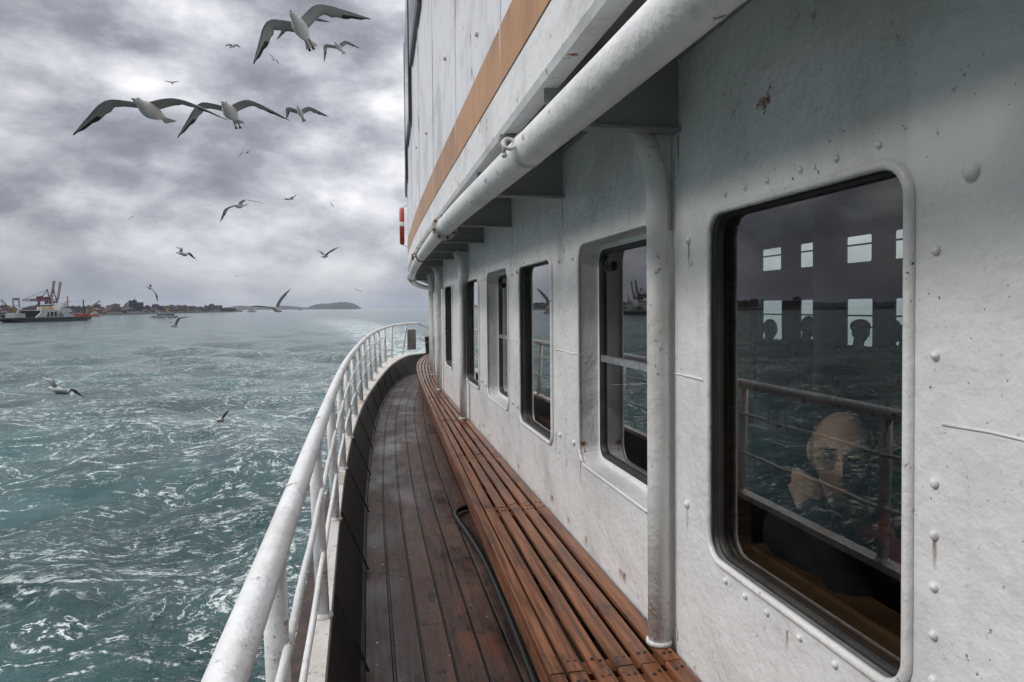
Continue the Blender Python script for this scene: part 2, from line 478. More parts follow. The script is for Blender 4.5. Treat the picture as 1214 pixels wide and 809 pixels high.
C_WALL = catmull([(.95, 8.9, 0), (.963, 9.6, 0), (1.005, 10.5, 0), (1.075, 11.5, 0), (1.17, 12.6, 0), (1.28, 13.6, 0), (1.45, 14.7, 0), (1.78, 16.3, 0), (2.2, 17.4, 0)], 60)
C_BB = catmull([(.945, -1.6, .42), (.945, 3, .42), (.945, 6, .42), (.945, 8.9, .42), (.957, 9.6, .42), (1.0, 10.5, .42), (1.07, 11.5, .42), (1.165, 12.6, .42), (1.275, 13.6, .42), (1.445, 14.7, .42), (1.77, 16.2, .42)], NP)
C_FAS = catmull([(.49, -1.6, 2.16), (.497, .4, 2.16), (.5, 1.8, 2.16), (.5, 3.5, 2.16), (.5, 5.2, 2.157), (.51, 7.0, 2.148), (.538, 8.6, 2.138), (.595, 10.6, 2.12), (.71, 12.3, 2.10), (.85, 13.4, 2.08),
                 (1.05, 14.6, 2.065), (1.3, 15.7, 2.055), (1.6, 16.6, 2.05), (2.1, 17.7, 2.05), (2.7, 18.4, 2.05)], NP)
CEIL = 2.29

# ------------------------------------------------------------------ deck
structure(loft('deck', sweep_rows(C_DECK, [(d, 0) for d in np.linspace(0, 1.5, 9)]), M_['deck'], smooth=False, flip=True))

# ------------------------------------------------------------------ bulwark
M_['stay'] = material('chafed_black_paint', simple((.07, .065, .06), .5, 0, .5, 30, .3))
bul = thing('bulwark', 'low black steel bulwark with rust-stained white cap along the seaward edge of the deck', 'bulwark', (-.15, 1, 0))
mb = MB()
t_ = C_CAPI.copy(); t_[:, 2] = .372
b_ = C_DECK.copy(); b_[:, 0] -= .012; b_[:, 2] = .02
g_ = C_DECK.copy(); g_[:, 0] += .004; g_[:, 2] = .012
loft('x', [t_, t_ * .5 + b_ * .5 + np.array([-.012, 0, 0]), b_, g_], None, flip=True, mb=mb)
mb.build('inner_plating', M_['tar'], bul)
mb = MB()
rows = []
for src, dz, dx in ((C_CAPO, 0, 0), (C_CAPI, 0, 0), (C_CAPI, -.03, .004), (C_CAPO, -.03, 0)):
    r = src.copy(); r[:, 2] += dz; r[:, 0] += dx; rows.append(r)
loft('x', rows, None, closed=True, flip=True, mb=mb); end_caps(mb, rows)
mb.build('cap_rail', M_['rustwhite'], bul)
mb = MB()
rows = []
for dx, z in ((.01, .37), (.0, .12), (-.10, .10), (-.11, -.06), (.0, -.08), (.02, -1.5), (.06, -3.4), (.12, -5.6)):
    r = C_CAPO.copy(); r[:, 2] = z; r[:, 0] += dx; rows.append(r)
loft('x', rows, None, flip=False, mb=mb)
mb.build('outer_plating', M_['hullbrown'], bul, smooth=False)
s_along = np.concatenate([[0], np.cumsum(np.linalg.norm(np.diff(C_CAPI, axis=0), axis=1))])
def at_len(C, s):
    sa = np.concatenate([[0], np.cumsum(np.linalg.norm(np.diff(C, axis=0), axis=1))])
    return np.array([np.interp(s, sa, C[:, k]) for k in range(3)])
def at_y(C, y):
    k = int(np.argmax(C[:, 1]))
    return np.array([np.interp(y, C[:k + 1, 1], C[:k + 1, j]) for j in range(3)])
for y in np.arange(.55, 16.2, 1.12):
    a = at_y(C_CAPI, y); b = at_y(C_DECK, y + .05)
    mb = MB()
    p0 = Vector((a[0] + .006, y, .368)); p1 = Vector((b[0] + .02, y + .05, .012)); p2 = Vector((a[0] + .02, y + .02, .17))
    mb.bar(p0, p1, .004, .012)
    mb.build('stay', M_['stay'], bul)

# ------------------------------------------------------------------ guard rail
rail = thing('guard_rail', 'white tubular guard rail with thin lower rods curving round the deck edge above the sea', 'railing', (-.2, 1, .4))
mb = MB(); mb.tube(C_RAIL, .0275, 16); mb.build('handrail', M_['white'], rail, True)
for dz in (-.175, -.405):
    r = C_RAIL.copy(); r[:, 2] += dz * (1 if dz > -.3 else 1); r[:, 0] += .026
    wob = np.interp(np.arange(NP), np.arange(NP), .006 * np.sin(np.arange(NP) * 1.7)); r[:, 2] += wob
    mb = MB(); mb.tube(r, .0092, 8); mb.build('lower_rod', M_['white'], rail, True)
slen = np.linalg.norm(np.diff(C_RAIL, axis=0), axis=1).sum()
sr = np.concatenate([[0], np.cumsum(np.linalg.norm(np.diff(C_RAIL, axis=0), axis=1))])
s0 = np.interp(1.37, C_RAIL[:60, 1], sr[:60])
ss = [s0 - 2.34, s0 - 1.17] + list(np.arange(s0, slen, 1.155)) + [slen - .02]
ss = [s for i, s in enumerate(ss) if i == 0 or s - ss[i - 1] > .4]
N_R = normals2d(C_RAIL)
for s in ss:
    top = at_len(C_RAIL, s); i = int(np.argmin(np.abs(sr - s))); nv = N_R[i]
    k = int(np.argmin(np.linalg.norm(C_CAPO[:, :2] - top[:2], axis=1))); base = C_CAPO[k]
    tt = max(0, min(1, 1.0))
    nb = normals2d(C_CAPO)[k]
    # closest point on cap line + a little inboard
    d = top[:2] - base[:2]; along = d - nb * (d @ nb)
    bx = base[:2] + along + nb * .045
    mb = MB(); mb.tube([(bx[0], bx[1], .398), (bx[0] * .5 + top[0] * .5, bx[1] * .5 + top[1] * .5, .72), (top[0], top[1], top[2] - .015)], .0235, 12)
    st = mb.build('stanchion', M_['white'], rail, True)
    mb = MB(); mb.tube([(bx[0], bx[1], .3985), (bx[0], bx[1], .405), (bx[0], bx[1], .415)], [.038, .036, .026], 12); mb.build('weld_collar', M_['rustwhite'], st, True)

# placard tied to the far end of the rail, chain, bin
pl = thing('notice_board', 'small grey notice board tied inside the far end of the white guard rail', 'board', (.98, 16.4, .75))
a = Vector((.875, 16.28, 0)); b = Vector((1.075, 16.40, 0))
mb = MB(); mb.bar(a + Vector((0, 0, .75)), b + Vector((0, 0, .75)), .012, .46); mb.build('panel', M_['greyframe'], pl)
mb = MB()
for q in (a, b): mb.bar(q + Vector((0, 0, .50)), q + Vector((0, 0, 1.0)), .016, .016, upv=(1, 0, 0))
for z in (.51, .99): mb.bar(a + Vector((0, -.002, z)), b + Vector((0, -.002, z)), .02, .018)
mb.build('edge_frame', M_['alu'], pl)
mb = MB()
def chain_pts(p, q, sag, n=26):
    p = Vector(p); q = Vector(q)
    return [p.lerp(q, i / n) + Vector((0, 0, -sag * 4 * (i / n) * (1 - i / n))) for i in range(n + 1)]
ch = thing('gate_chain', 'pair of sagging gate chains between the end of the guard rail and the cabin corner', 'chain', (1.4, 16.5, 1.0))
for z0, z1, sg in ((1.11, 1.0, .07), (.78, .66, .09)):
    pts = chain_pts((1.17, 16.5, z0), (1.8, 16.28, z1), sg)
    mb = MB()
    for i in range(len(pts) - 1):
        d = (pts[i + 1] - pts[i]); c = (pts[i] + pts[i + 1]) / 2; L = d.length * .68; d = d.normalized()
        s = d.cross(Vector((0, 0, 1))).normalized() if i % 2 else Vector((0, 0, 1)); s = (s - d * s.dot(d)).normalized()
        ring = [c + d * (cos(a) * L) + s * (sin(a) * .012) for a in np.linspace(0, 2 * pi, 9)[:-1]]
        mb.tube(ring, .0045, 5, closed=True)
    mb.build('chain', M_['greyframe'], ch, True)
bn = thing('deck_bin', 'black tapered bin on the deck beyond the far end of the bench', 'bin', (1.46, 17.0, 0))
mb = MB()
def frustum(mb, cx, cy, z0, z1, a0, b0, a1, b1, mi=0):
    v = [(cx + sx * a, cy + sy * b, z) for z, a, b in ((z0, a0, b0), (z1, a1, b1)) for sx, sy in ((-1, -1), (1, -1), (1, 1), (-1, 1))]
    mb.add(v, [(3, 2, 1, 0), (4, 5, 6, 7), (0, 1, 5, 4), (1, 2, 6, 5), (2, 3, 7, 6), (3, 0, 4, 7)], mi)
frustum(mb, 1.46, 16.85, .03, .74, .085, .085, .125, .12); mb.build('body', M_['tar'], bn)
mb = MB(); frustum(mb, 1.46, 16.85, .74, .785, .135, .13, .13, .125); frustum(mb, 1.46, 16.85, .785, .80, .12, .115, .10, .10); mb.build('lid', M_['hose'], bn)
mb = MB(); mb.box(1.32, 1.39, 16.73, 16.80, .36, .40); mb.box(1.36, 1.40, 16.75, 16.79, .02, .37); mb.build('pedal_bracket', M_['tar'], bn)

# ------------------------------------------------------------------ bench
bench = thing('slatted_bench', 'long varnished orange-brown slatted bench fixed along the white cabin wall', 'bench', (.72, 2, 0))
joints = [-1.5, .35, 1.93, 3.62, 4.93, 6.55, 8.2, 9.9, 11.5, 13.1, 14.6, 16.15]
nsl = 5
def bench_pt(y, t, dz=0):
    a = at_y(C_BF, y); b = at_y(C_BB, y)
    return np.array([a[0] * (1 - t) + b[0] * t, y + (b[1] - a[1]) * t, .42 + dz])
lo = [0.115 + i * (.885 / nsl) for i in range(nsl)]
for ji in range(len(joints) - 1):
    y0, y1 = joints[ji] + .0022, joints[ji + 1] - .0022
    mb = MB()
    ys = np.linspace(y0, y1, 14)
    bands = [(0.0, .100)] + [(l + .011, l + .885 / nsl - .041) for l in lo]
    for bi, (ta, tb) in enumerate(bands):
        off = random.uniform(-.02, .02) if bi else 0
        zj = random.uniform(-.0025, .0025); th = .017 if bi else .034
        rows = [np.array([bench_pt(min(max(y, -1.55), 16.3), t, dz + zj) for y in ys]) for t, dz in
                ((ta, -th), (ta, -.004), (ta + .008, 0), (tb - .008, 0), (tb, -.004), (tb, -th))]
        loft('x', rows, None, closed=True, flip=True, mb=mb, uoff=random.uniform(0, 40)); end_caps(mb, rows)
    # cross battens under the slats (seen in the gaps) and dark screw plugs
    for yb in (y0 + .05, y1 - .05):
        pa = bench_pt(yb, .03, -.040); pb = bench_pt(yb, .985, -.040); mb.bar(pa, pb, .07, .036)
        for (ta, tb) in bands[1:]:
            for q in (.3, .7):
                p = bench_pt(yb + random.uniform(-.012, .012), ta + (tb - ta) * q, .0002)
                mb.tube([p + np.array([0, 0, -.003]), p + np.array([0, 0, .0012])], .006, 8, 1)
    mb.build('seat', [M_['bench'], M_['tar']], bench)
    pm = bench_pt((y0 + y1) / 2, .12); mb = MB()
    pw_ = bench_pt((y0 + y1) / 2, .96)
    mb.bar((pm[0] + .04, pm[1], .36), (pw_[0], pw_[1], .36), .04, .03); mb.bar((pm[0] + .06, pm[1], .35), (pw_[0], pw_[1], .08), .03, .03)
    mb.build('leg', M_['tar'], bench)
mb = MB()
ys = np.linspace(-1.5, 16.2, 90)
rows = [np.array([bench_pt(y, 0, 0) + np.array([dx, 0, dz]) for y in ys]) for dx, dz in ((-.001, -.036), (.006, -.035), (.024, -.036), (.024, -.105), (.004, -.105), (.002, -.04))]
loft('x', rows, None, closed=True, flip=True, mb=mb); end_caps(mb, rows)
mb.build('apron', M_['bench'], bench)

# ------------------------------------------------------------------ cabin wall with windows
wall = thing('cabin_wall', 'lumpy white painted steel cabin wall with a row of rounded windows and rivets', 'wall', (.95, 4, 0))
WIN = [(1.055, 1.785, .795, 1.765, 'a'), (2.165, 3.025, .79, 1.79, 'b'), (3.50, 4.285, .775, 1.762, 'a'), (4.665, 5.53, .78, 1.785, 'b'),
       (5.955, 6.78, .785, 1.762, 'a'), (7.93, 8.66, .785, 1.765, 'a'), (-.45, .32, .795, 1.765, 'b'), (-1.7, -.95, .795, 1.765, 'a')]
def plate_with_holes(x, y0, y1, z0, z1, holes):
    bm = bmesh.new()
    def ring(pts):
        vs = [bm.verts.new((x, p[0], p[1])) for p in pts]
        return [bm.edges.new((vs[i], vs[(i + 1) % len(vs)])) for i in range(len(vs))]
    es = ring([(y0, z0), (y1, z0), (y1, z1), (y0, z1)])
    for h in holes: es += ring(h)
    bmesh.ops.triangle_fill(bm, edges=es, use_beauty=True)
    bm.verts.index_update()
    v = [tuple(q.co) for q in bm.verts]; f = [tuple(q.index for q in p.verts) for p in bm.faces]
    bm.free(); return v, f
mb = MB()
v, f = plate_with_holes(WALL_X, -2.6, 8.9, -.02, CEIL, [rrect(a, b, c, d, .065 if k == 'a' else .085) for a, b, c, d, k in WIN])
mb.add(v, f)
zs = [-.02, .6, 1.2, 1.8, CEIL]
loft('x', [np.column_stack([C_WALL[:, 0], C_WALL[:, 1], np.full(len(C_WALL), z)]) for z in zs], None, mb=mb)
mb.build('plating', M_['wall'], wall)
mb = MB(); mb.add([(WALL_X - .004, -2.6, .0), (WALL_X - .004, 8.9, .0), (WALL_X - .004, 8.9, .33), (WALL_X - .004, -2.6, .33)], [(0, 1, 2, 3)]); mb.build('under_bench_shade', M_['tar'], wall)  # dark sheet standing in for the shade under the bench
# welded strap seams
mb = MB()
for y0, y1, z in ((-.2, .98, 1.305), (1.83, 2.2, 1.292), (3.06, 3.46, 1.285), (4.33, 4.62, 1.285), (5.56, 5.9, 1.28), (6.84, 7.85, 1.28)):
    pts = [(WALL_X - .0005, y, z + random.uniform(-.002, .002)) for y in np.linspace(y0, y1, 14)]
    mb.tube(pts, [.0035 * random.uniform(.6, 1.2) for _ in pts], 6)
for y in (2.0, 7.0, 8.85):
    pts = [(WALL_X, y + random.uniform(-.001, .001), z) for z in np.linspace(.44, 2.2, 40)]
    mb.tube(pts, [.0035 * random.uniform(.6, 1.2) for _ in pts], 6)
mb.build('weld_seam', M_['wall'], wall, True)

def frame_loft(y0, y1, z0, z1, levels, flipnorm=False):
    """levels: (x, inset, radius) -> closed loft through rounded rectangles"""
    rows = []
    for x, ins, r in levels:
        rows.append([(x, p[0], p[1]) for p in rrect(y0 + ins, y1 - ins, z0 + ins, z1 - ins, r)])
    v = [q for r in rows for q in r]; n = len(rows[0]); f = []
    for j in range(len(rows) - 1):
        for i in range(n):
            a = j * n + i; b = j * n + (i + 1) % n
            f.append((a, b, b + n, a + n))
    return v, f
def add_window(y0, y1, z0, z1, kind):
    X = WALL_X
    par = thing_part = None
    if kind == 'a':
        mb = MB(); mb.tube([(X - .004, p[0], p[1]) for p in rrect(y0 - .004, y1 + .004, z0 - .004, z1 + .004, .069, 8)], .0105, 10, closed=True)
        win = mb.build('window', M_['wall'], wall, True)
        mb = MB(); v, f = frame_loft(y0, y1, z0, z1, [(X, 0, .065), (X + .022, .001, .064)]); mb.add(v, f)
        mb.build('reveal', M_['greyframe'], win)
        mb = MB(); v, f = frame_loft(y0, y1, z0, z1, [(X + .021, -.005, .068), (X + .019, .005, .060), (X + .021, .011, .056), (X + .037, .012, .055)]); mb.add(v, f)
        mb.build('gasket', M_['dark'], win, True)
        gx, ins, gr = X + .035, .010, .056
    else:
        mb = MB(); mb.tube([(X - .002, p[0], p[1]) for p in rrect(y0 - .004, y1 + .004, z0 - .004, z1 + .004, .089, 8)], .008, 10, closed=True)
        win = mb.build('window', M_['wall'], wall, True)
        mb = MB(); v, f = frame_loft(y0, y1, z0, z1, [(X, 0, .085), (X + .088, .006, .08), (X + .092, .035, .06)]); mb.add(v, f)
        mb.build('reveal', M_['wall'], win)
        mb = MB(); v, f = frame_loft(y0, y1, z0, z1, [(X + .094, .022, .06), (X + .086, .030, .055), (X + .088, .046, .045), (X + .108, .05, .04)]); mb.add(v, f)
        mb.build('gasket', M_['dark'], win, True)
        gx, ins, gr = X + .103, .046, .045
        mb = MB(); mb.box(gx - .016, gx + .012, y0 + .05, y1 - .05, 1.256, 1.284); mb.build('sash_rail', M_['alu'], win)
        mb = MB(); mb.box(gx + .002, gx + .022, y0 + .05, y1 - .05, 1.215, 1.252); mb.box(gx + .002, gx + .02, y1 - .085, y1 - .05, z0 + .05, 1.25); mb.box(gx + .002, gx + .02, y0 + .05, y0 + .08, z0 + .05, 1.25)
        mb.build('lower_sash', M_['dark'], win)
        for yy in (y1 - .115, y1 - .165, y0 + .12):
            mb = MB(); mb.box(gx - .013, gx - .003, yy - .016, yy + .016, z1 - .125, z1 - .085); mb.tube([(gx - .02, yy, z1 - .105), (gx - .012, yy, z1 - .105)], .008, 8)
            mb.build('latch', M_['dark'], win)
    pts = rrect(y0 + ins, y1 - ins, z0 + ins, z1 - ins, gr)
    mb = MB(); mb.add([(gx, p[0], p[1]) for p in pts], [tuple(reversed(range(len(pts))))]); mb.build('pane', M_['glass'], win)
    # timber casing on the cabin side
    mb = MB(); v, f = frame_loft(y0, y1, z0, z1, [(gx + .010, ins - .004, .05), (X + .120, ins - .002, .04), (X + .135, ins - .012, .03), (X + .135, -.05, .03)]); mb.add(v, f)
    mb.build('casing', M_['sillwood'], win)
    mb = MB(); mb.box(X + .118, X + .20, y0 - .03, y1 + .03, z0 - .012, z0 + .022); mb.build('sill', M_['sillwood'], win)
for wn in WIN: add_window(*wn)

# rivets and bolts
def bolt(y, z, r, rusty=False, flat=.55):
    mb = MB(); mb.ball((WALL_X - .002, y, z), r * flat + .003, r, r, 12, 8)
    o = mb.build('bolt', M_['rustwhite'] if rusty else M_['wall'], wall, True)
    return o
for y, z, r in [(.926, 1.721, .0155), (.934, .923 - .13, .0145), (1.917, 1.706, .012), (1.932, .898, .012), (.972, .79, .008)]:
    bolt(y, z, r, rusty=(z < .8 and r > .01))
for z in (1.60, 1.42, 1.20, 1.11, 1.02, .935, .855): bolt(.995, z, .0085)
for y in (1.70, 1.60, 1.50, 1.37, 1.25, 1.13): bolt(y, .752, .0085); bolt(y, 1.81, .0075)
for a, b in ((2.2, 3.12), (3.42, 4.36), (4.6, 5.60), (5.88, 6.85), (7.86, 8.73)):
    for y in (a - .07 if a > 2.3 else a, b):
        for z in (1.735, .86): bolt(y + random.uniform(-.01, .01), z + random.uniform(-.01, .01), .0135, rusty=random.random() < .4)

# rust weeping below some bolts and window corners
def _run(t):
    P = pos(t); u, v, _z = t.sep(uvc(t)); n, _ = t.noise(t.vmath('MULTIPLY', P, (30, 120, 16)), 1.0, 5, .7)
    b = pbsdf(t, (.20, .085, .03), .7); tr = t.node('ShaderNodeBsdfTransparent'); m = t.node('ShaderNodeMixShader')
    side = t.math('SUBTRACT', 1.0, t.math('ABSOLUTE', t.math('SUBTRACT', t.math('MULTIPLY', u, 2.0), 1.0)))
    a = t.math('MULTIPLY', t.math('MULTIPLY', t.step(side, 0, .8), t.step(v, 0, .9)), t.step(n, .35, .62, 0, .75))
    t.put(m.inputs[0], a); t.l.new(tr.outputs[0], m.inputs[1]); t.l.new(b, m.inputs[2]); return m.outputs[0]
M_['run'] = material('rust_weep', _run)
def rust_run(y, z, wd, ln):
    mesh_obj('rust_run', [(WALL_X - .0012, y - wd, z - ln), (WALL_X - .0012, y + wd, z - ln), (WALL_X - .0012, y + wd, z), (WALL_X - .0012, y - wd, z)], [(0, 3, 2, 1)], M_['run'], wall, False, [(0, 0), (1, 0), (1, 1), (0, 1)])
rr_ = random.Random(4)
for y, z, wd, ln in ((.93, .80, .016, .12), (1.917, 1.70, .010, .10), (1.932, .89, .010, .09), (.995, 1.10, .006, .06), (.995, .85, .007, .05), (2.19, .80, .014, .16), (3.02, .80, .012, .15), (1.42, .745, .007, .06), (3.44, .855, .010, .16), (4.33, .855, .010, .2), (4.66, .79, .012, .17), (5.6, .85, .010, .2), (6.83, .85, .01, .2), (3.06, 1.73, .009, .14), (4.5, 2.04, .012, .25), (3.29, 2.04, .012, .22), (1.99, 2.04, .012, .15)):
    rust_run(y, z, wd, ln)
for k in range(9): rust_run(rr_.uniform(2.2, 6.5), .46 + rr_.uniform(0, .05), rr_.uniform(.02, .06), rr_.uniform(.03, .06))

# ------------------------------------------------------------------ posts
def post(y, label, x=None, r=.0345):
    i = int(np.argmin(np.abs(C_WALL[:, 1] - y)))
    xw = WALL_X if y < 8.9 else C_WALL[i, 0]
    x = x if x is not None else xw - .062
    p = thing('deck_post', label, 'post', (x, y, .42), 'deck posts standing on the bench against the cabin wall')
    mb = MB()
    top = 2.052 if y < 12 else 2.0
    mb.tube([(x, y, .421), (x, y, 1.0), (x, y, 1.6), (x, y, 1.86), (x - .006, y, 1.93), (x - .024, y, 1.99), (x - .055, y, top)], r, 18)
    mb.build('tube', M_['post'], p, True)
    mb = MB(); mb.tube([(x, y, .4205), (x, y, .4215), (x, y, .430), (x, y, .4335), (x, y, .434)], [r + .001, r + .007, r + .007, r + .004, r - .002], 18); mb.build('foot_sleeve', M_['post'], p, True)
    mb = MB()
    v = [(x + .02, y + s, z) for z in (1.72, 1.9) for s in (-.005, .005)] + [(x - .02, y - .005, top), (x - .02, y + .005, top)]
    v = [(xx, y + s, zz) for s in (-.005, .005) for xx, zz in ((x + .025, 1.75), (xw - .002, 1.75), (xw - .002, top), (x - .02, top))]
    mb.add(v, [(0, 1, 2, 3), (7, 6, 5, 4), (0, 4, 5, 1), (1, 5, 6, 2), (2, 6, 7, 3), (3, 7, 4, 0)])
    mb.build('gusset', M_['post'], p)
    return p
post(2.04, 'thick white deck post with peeling paint right beside the largest window, nearest of the row', .902)
post(6.6, 'white deck post standing on the bench halfway along the wall, second of the row', .885)
post(9.0, 'white deck post standing near the far end of the wall, third of the row', .892, .036)
post(11.0, 'thin white deck post at the far cabin corner, right one of two close together', .985, .026)
post(11.5, 'thin white deck post at the far corner of the cabin, leftmost of the row', 1.003, .026)

# ------------------------------------------------------------------ overhanging upper deck
upper = thing('upper_deck', 'overhanging white upper deck side with ochre stripe and grey underside', 'deck overhang', (.5, 4, 2.16))
mb = MB()
rows = sweep_rows(C_FAS, [(.004, .175), (.0, .2), (.0, .5), (.002, 1.0), (.004, 2.0), (.008, 3.4), (.008, 4.6)])
loft('x', rows, None, mb=mb); mb.build('side_panel', M_['panel'], upper, True)
mb = MB(); rows = sweep_rows(C_FAS, [(-.0035, .19), (-.004, .192), (-.004, .405), (-.0035, .407)]); loft('x', rows, None, mb=mb); mb.build('stripe', M_['stripe'], upper)
mb = MB(); rows = sweep_rows(C_FAS, [(.002, .19), (-.004, .18), (-.006, .02), (.004, .0), (.062, .003), (.066, .02), (.02, .03), (.02, .13)]); loft('x', rows, None, mb=mb, closed=False)
mb.build('edge_lip', M_['white'], upper)
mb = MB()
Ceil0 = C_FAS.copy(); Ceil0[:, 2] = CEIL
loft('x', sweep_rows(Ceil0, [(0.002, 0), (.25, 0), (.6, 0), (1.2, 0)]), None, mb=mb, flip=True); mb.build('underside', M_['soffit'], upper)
for y in (.75, 1.99, 3.28, 4.53, 5.68, 6.62, 7.7, 8.9, 10.2, 11.5, 12.8):
    f = at_y(C_FAS, y)
    xw = WALL_X if y < 8.9 else at_y(np.column_stack([C_WALL[:, 0], C_WALL[:, 1], C_WALL[:, 0]]), y)[0]
    zb = 2.058 - max(0, y - 8) * .008
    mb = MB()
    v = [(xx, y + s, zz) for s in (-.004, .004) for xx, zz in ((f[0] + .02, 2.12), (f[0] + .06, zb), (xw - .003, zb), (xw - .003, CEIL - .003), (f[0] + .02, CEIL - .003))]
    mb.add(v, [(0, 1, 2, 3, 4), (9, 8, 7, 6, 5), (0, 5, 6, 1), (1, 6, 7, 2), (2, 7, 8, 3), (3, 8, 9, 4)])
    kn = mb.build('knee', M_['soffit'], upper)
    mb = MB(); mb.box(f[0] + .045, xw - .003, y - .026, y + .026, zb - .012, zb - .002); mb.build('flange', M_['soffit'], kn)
mb = MB()
pts = [(WALL_X - .012, y, CEIL - .012) for y in np.linspace(-1.5, 8.8, 20)]; mb.tube(pts, .011, 8)
mb.build('corner_bead', M_['soffit'], upper, True)
for y in (1.2, 2.55, 3.9, 5.3, 6.9, 8.6, 10.2):
    f = at_y(C_FAS, y); mb = MB()
    mb.tube([(f[0] - .002, y + random.uniform(-.003, .003), z) for z in np.linspace(2.36, 6.5, 30)], [.0045 * random.uniform(.5, 1.2) for _ in range(30)], 6)
    mb.build('plate_seam', M_['panel'], upper, True)
for y, z in ((2.2, 2.95), (3.1, 2.75), (4.4, 3.1), (5.9, 3.0), (7.3, 3.2)):
    f = at_y(C_FAS, y); mb = MB(); mb.tube([(f[0] + .004, y, z), (f[0] - .012, y, z), (f[0] - .014, y, z)], [.013, .013, .008], 8); mb.build('bolt', M_['rustwhite'], upper, True)
# cluttered fittings beneath the far curve
for k, (s, dn, dz) in enumerate(((15.2, .12, -.02), (15.9, .16, -.03), (16.6, .13, -.015), (17.3, .2, -.03))):
    q = at_len(C_FAS, s); mb = MB()
    mb.tube([(q[0] + dn, q[1] - .02, q[2] + dz + .1), (q[0] + dn, q[1], q[2] + dz), (q[0] + dn + .05, q[1] + .1, q[2] + dz - .01)], .028, 8)
    mb.ball((q[0] + dn + .02, q[1] - .06, q[2] + dz + .03), .045, .045, .04)
    mb.build('fitting', M_['rustwhite'], upper, True)
# tall upper windows
N_F = normals2d(C_FAS)
def upper_window(y0, y1, z0, z1):
    mb = MB(); mg = MB()
    n = 6
    P0 = np.array([at_y(C_FAS, y) for y in np.linspace(y0, y1, n)])
    rows = []
    for dn, z in ((.0, z0), (-.035, z0), (-.035, z1), (.0, z1)):
        r = P0.copy(); r[:, 2] = z; r[:, :2] += normals2d(P0) * dn; rows.append(r)
    loft('x', rows, None, mb=mb, closed=True); end_caps(mb, rows)
    o = mb.build('window', M_['darksteel'], upper)
    rows = []
    for dn, z in ((-.0375, z0 + .07), (-.0375, z1 - .05)):
        r = P0[0:] * 1; r = np.array([at_y(C_FAS, y) for y in np.linspace(y0 + .07, y1 - .07, n)]); r[:, 2] = z; r[:, :2] += normals2d(r) * dn; rows.append(r)
    loft('x', rows, None, mb=mg); mg.build('pane', M_['upglass'], o)
def _upg(t):
    return pbsdf(t, (.02, .025, .03), .05, None, 0, .6)
M_['upglass'] = material('dark_upper_window_glass', _upg)
upper_window(6.35, 8.05, 4.3, 5.4)
upper_window(8.35, 9.7, 3.75, 5.3)
upper_window(9.95, 11.6, 3.35, 5.3)

# lifebuoy on the upper side
M_['buoy'] = material('red_lifebuoy_cloth', simple((.42, .045, .02), .6, 0, .25, 20, .2))
lb = thing('lifebuoy', 'red ring lifebuoy hanging on the outside of the upper deck', 'lifebuoy', (.54, 11.0, 2.85))
q = at_y(C_FAS, 11.0); nn = N_F[int(np.argmin(np.abs(C_FAS[:, 1] - 11.0)))]
cx, cy, cz = q[0] - nn[0] * .088, q[1] - nn[1] * .088, 2.80
tg = Vector((nn[1] * -1, nn[0], 0)); tg = Vector((-nn[1], nn[0], 0))
mb = MB(); ring = [Vector((cx, cy, cz)) + tg * (cos(a) * .26) + Vector((0, 0, sin(a) * .26)) for a in np.linspace(0, 2 * pi, 41)[:-1]]
mb.tube(ring, .037, 14, closed=True); mb.build('ring', M_['buoy'], lb, True)
for a0 in (0, 180):
    mb = MB(); mb.tube([Vector((cx, cy, cz)) + tg * (cos(R(a0 + d)) * .26) + Vector((0, 0, sin(R(a0 + d)) * .26)) for d in (-7, -3, 3, 7)], .0395, 14); mb.build('band', M_['white'], lb, True)
mb = MB(); mb.bar((q[0] + .0, q[1], cz + .34), (cx, cy, cz + .29), .008, .008); mb.build('hook', M_['alu'], lb); mb = MB(); mb.bar((q[0], q[1], cz - .33), (cx, cy, cz - .29), .008, .008); mb.build('hook', M_['alu'], lb)

# ------------------------------------------------------------------ overhead pipe
pipe = thing('overhead_pipe', 'big glossy white pipe with rusty flanges slung beneath the upper deck edge', 'pipe', (.5, 4, 2.01))
C_PIPE = catmull([(.535, -1.2, 2.01), (.528, 1.0, 2.01), (.502, 2.14, 2.008), (.468, 3.9, 2.01), (.482, 5.5, 2.01), (.53, 7.6, 2.01), (.575, 9.0, 2.0), (.655, 10.7, 1.985), (.77, 12.3, 1.965), (.92, 13.4, 1.95), (1.14, 14.6, 1.94), (1.4, 15.6, 1.94)], 100)
def span(C, a, b): return C[(C[:, 1] >= a) & (C[:, 1] <= b)]
mb = MB(); mb.tube(span(C_PIPE, -2, 4.35), .0545, 22); mb.build('near_run', M_['white'], pipe, True)
mb = MB(); mb.tube(span(C_PIPE, 4.2, 17), .047, 18); mb.build('far_run', M_['white'], pipe, True)
def ringat(y, r0, L, m, name, bolts=0):
    a = at_y(C_PIPE, y - L / 2); b = at_y(C_PIPE, y + L / 2); mb = MB()
    a = Vector(a); b = Vector(b); d = (b - a).normalized()
    mb.tube([a - d * .001, a, b, b + d * .001], [r0 - .004, r0, r0, r0 - .004], 24)
    o = mb.build(name, m, pipe, True)
    if bolts:
        s = d.cross(Vector((0, 0, 1))).normalized(); u = s.cross(d)
        for k in range(bolts):
            an = 2 * pi * (k + .3) / bolts; c = (a + b) / 2 + (s * cos(an) + u * sin(an)) * (r0 - .012); mb = MB()
            mb.tube([c - d * (L / 2 + .012), c + d * (L / 2 + .012)], .009, 6); mb.build('bolt', M_['rust'], o)
ringat(2.12, .0575, .03, M_['rustwhite'], 'collar'); ringat(4.28, .082, .03, M_['rustwhite'], 'flange', 8)
ringat(6.75, .056, .03, M_['rust'], 'collar'); ringat(10.9, .075, .03, M_['rustwhite'], 'flange', 6)
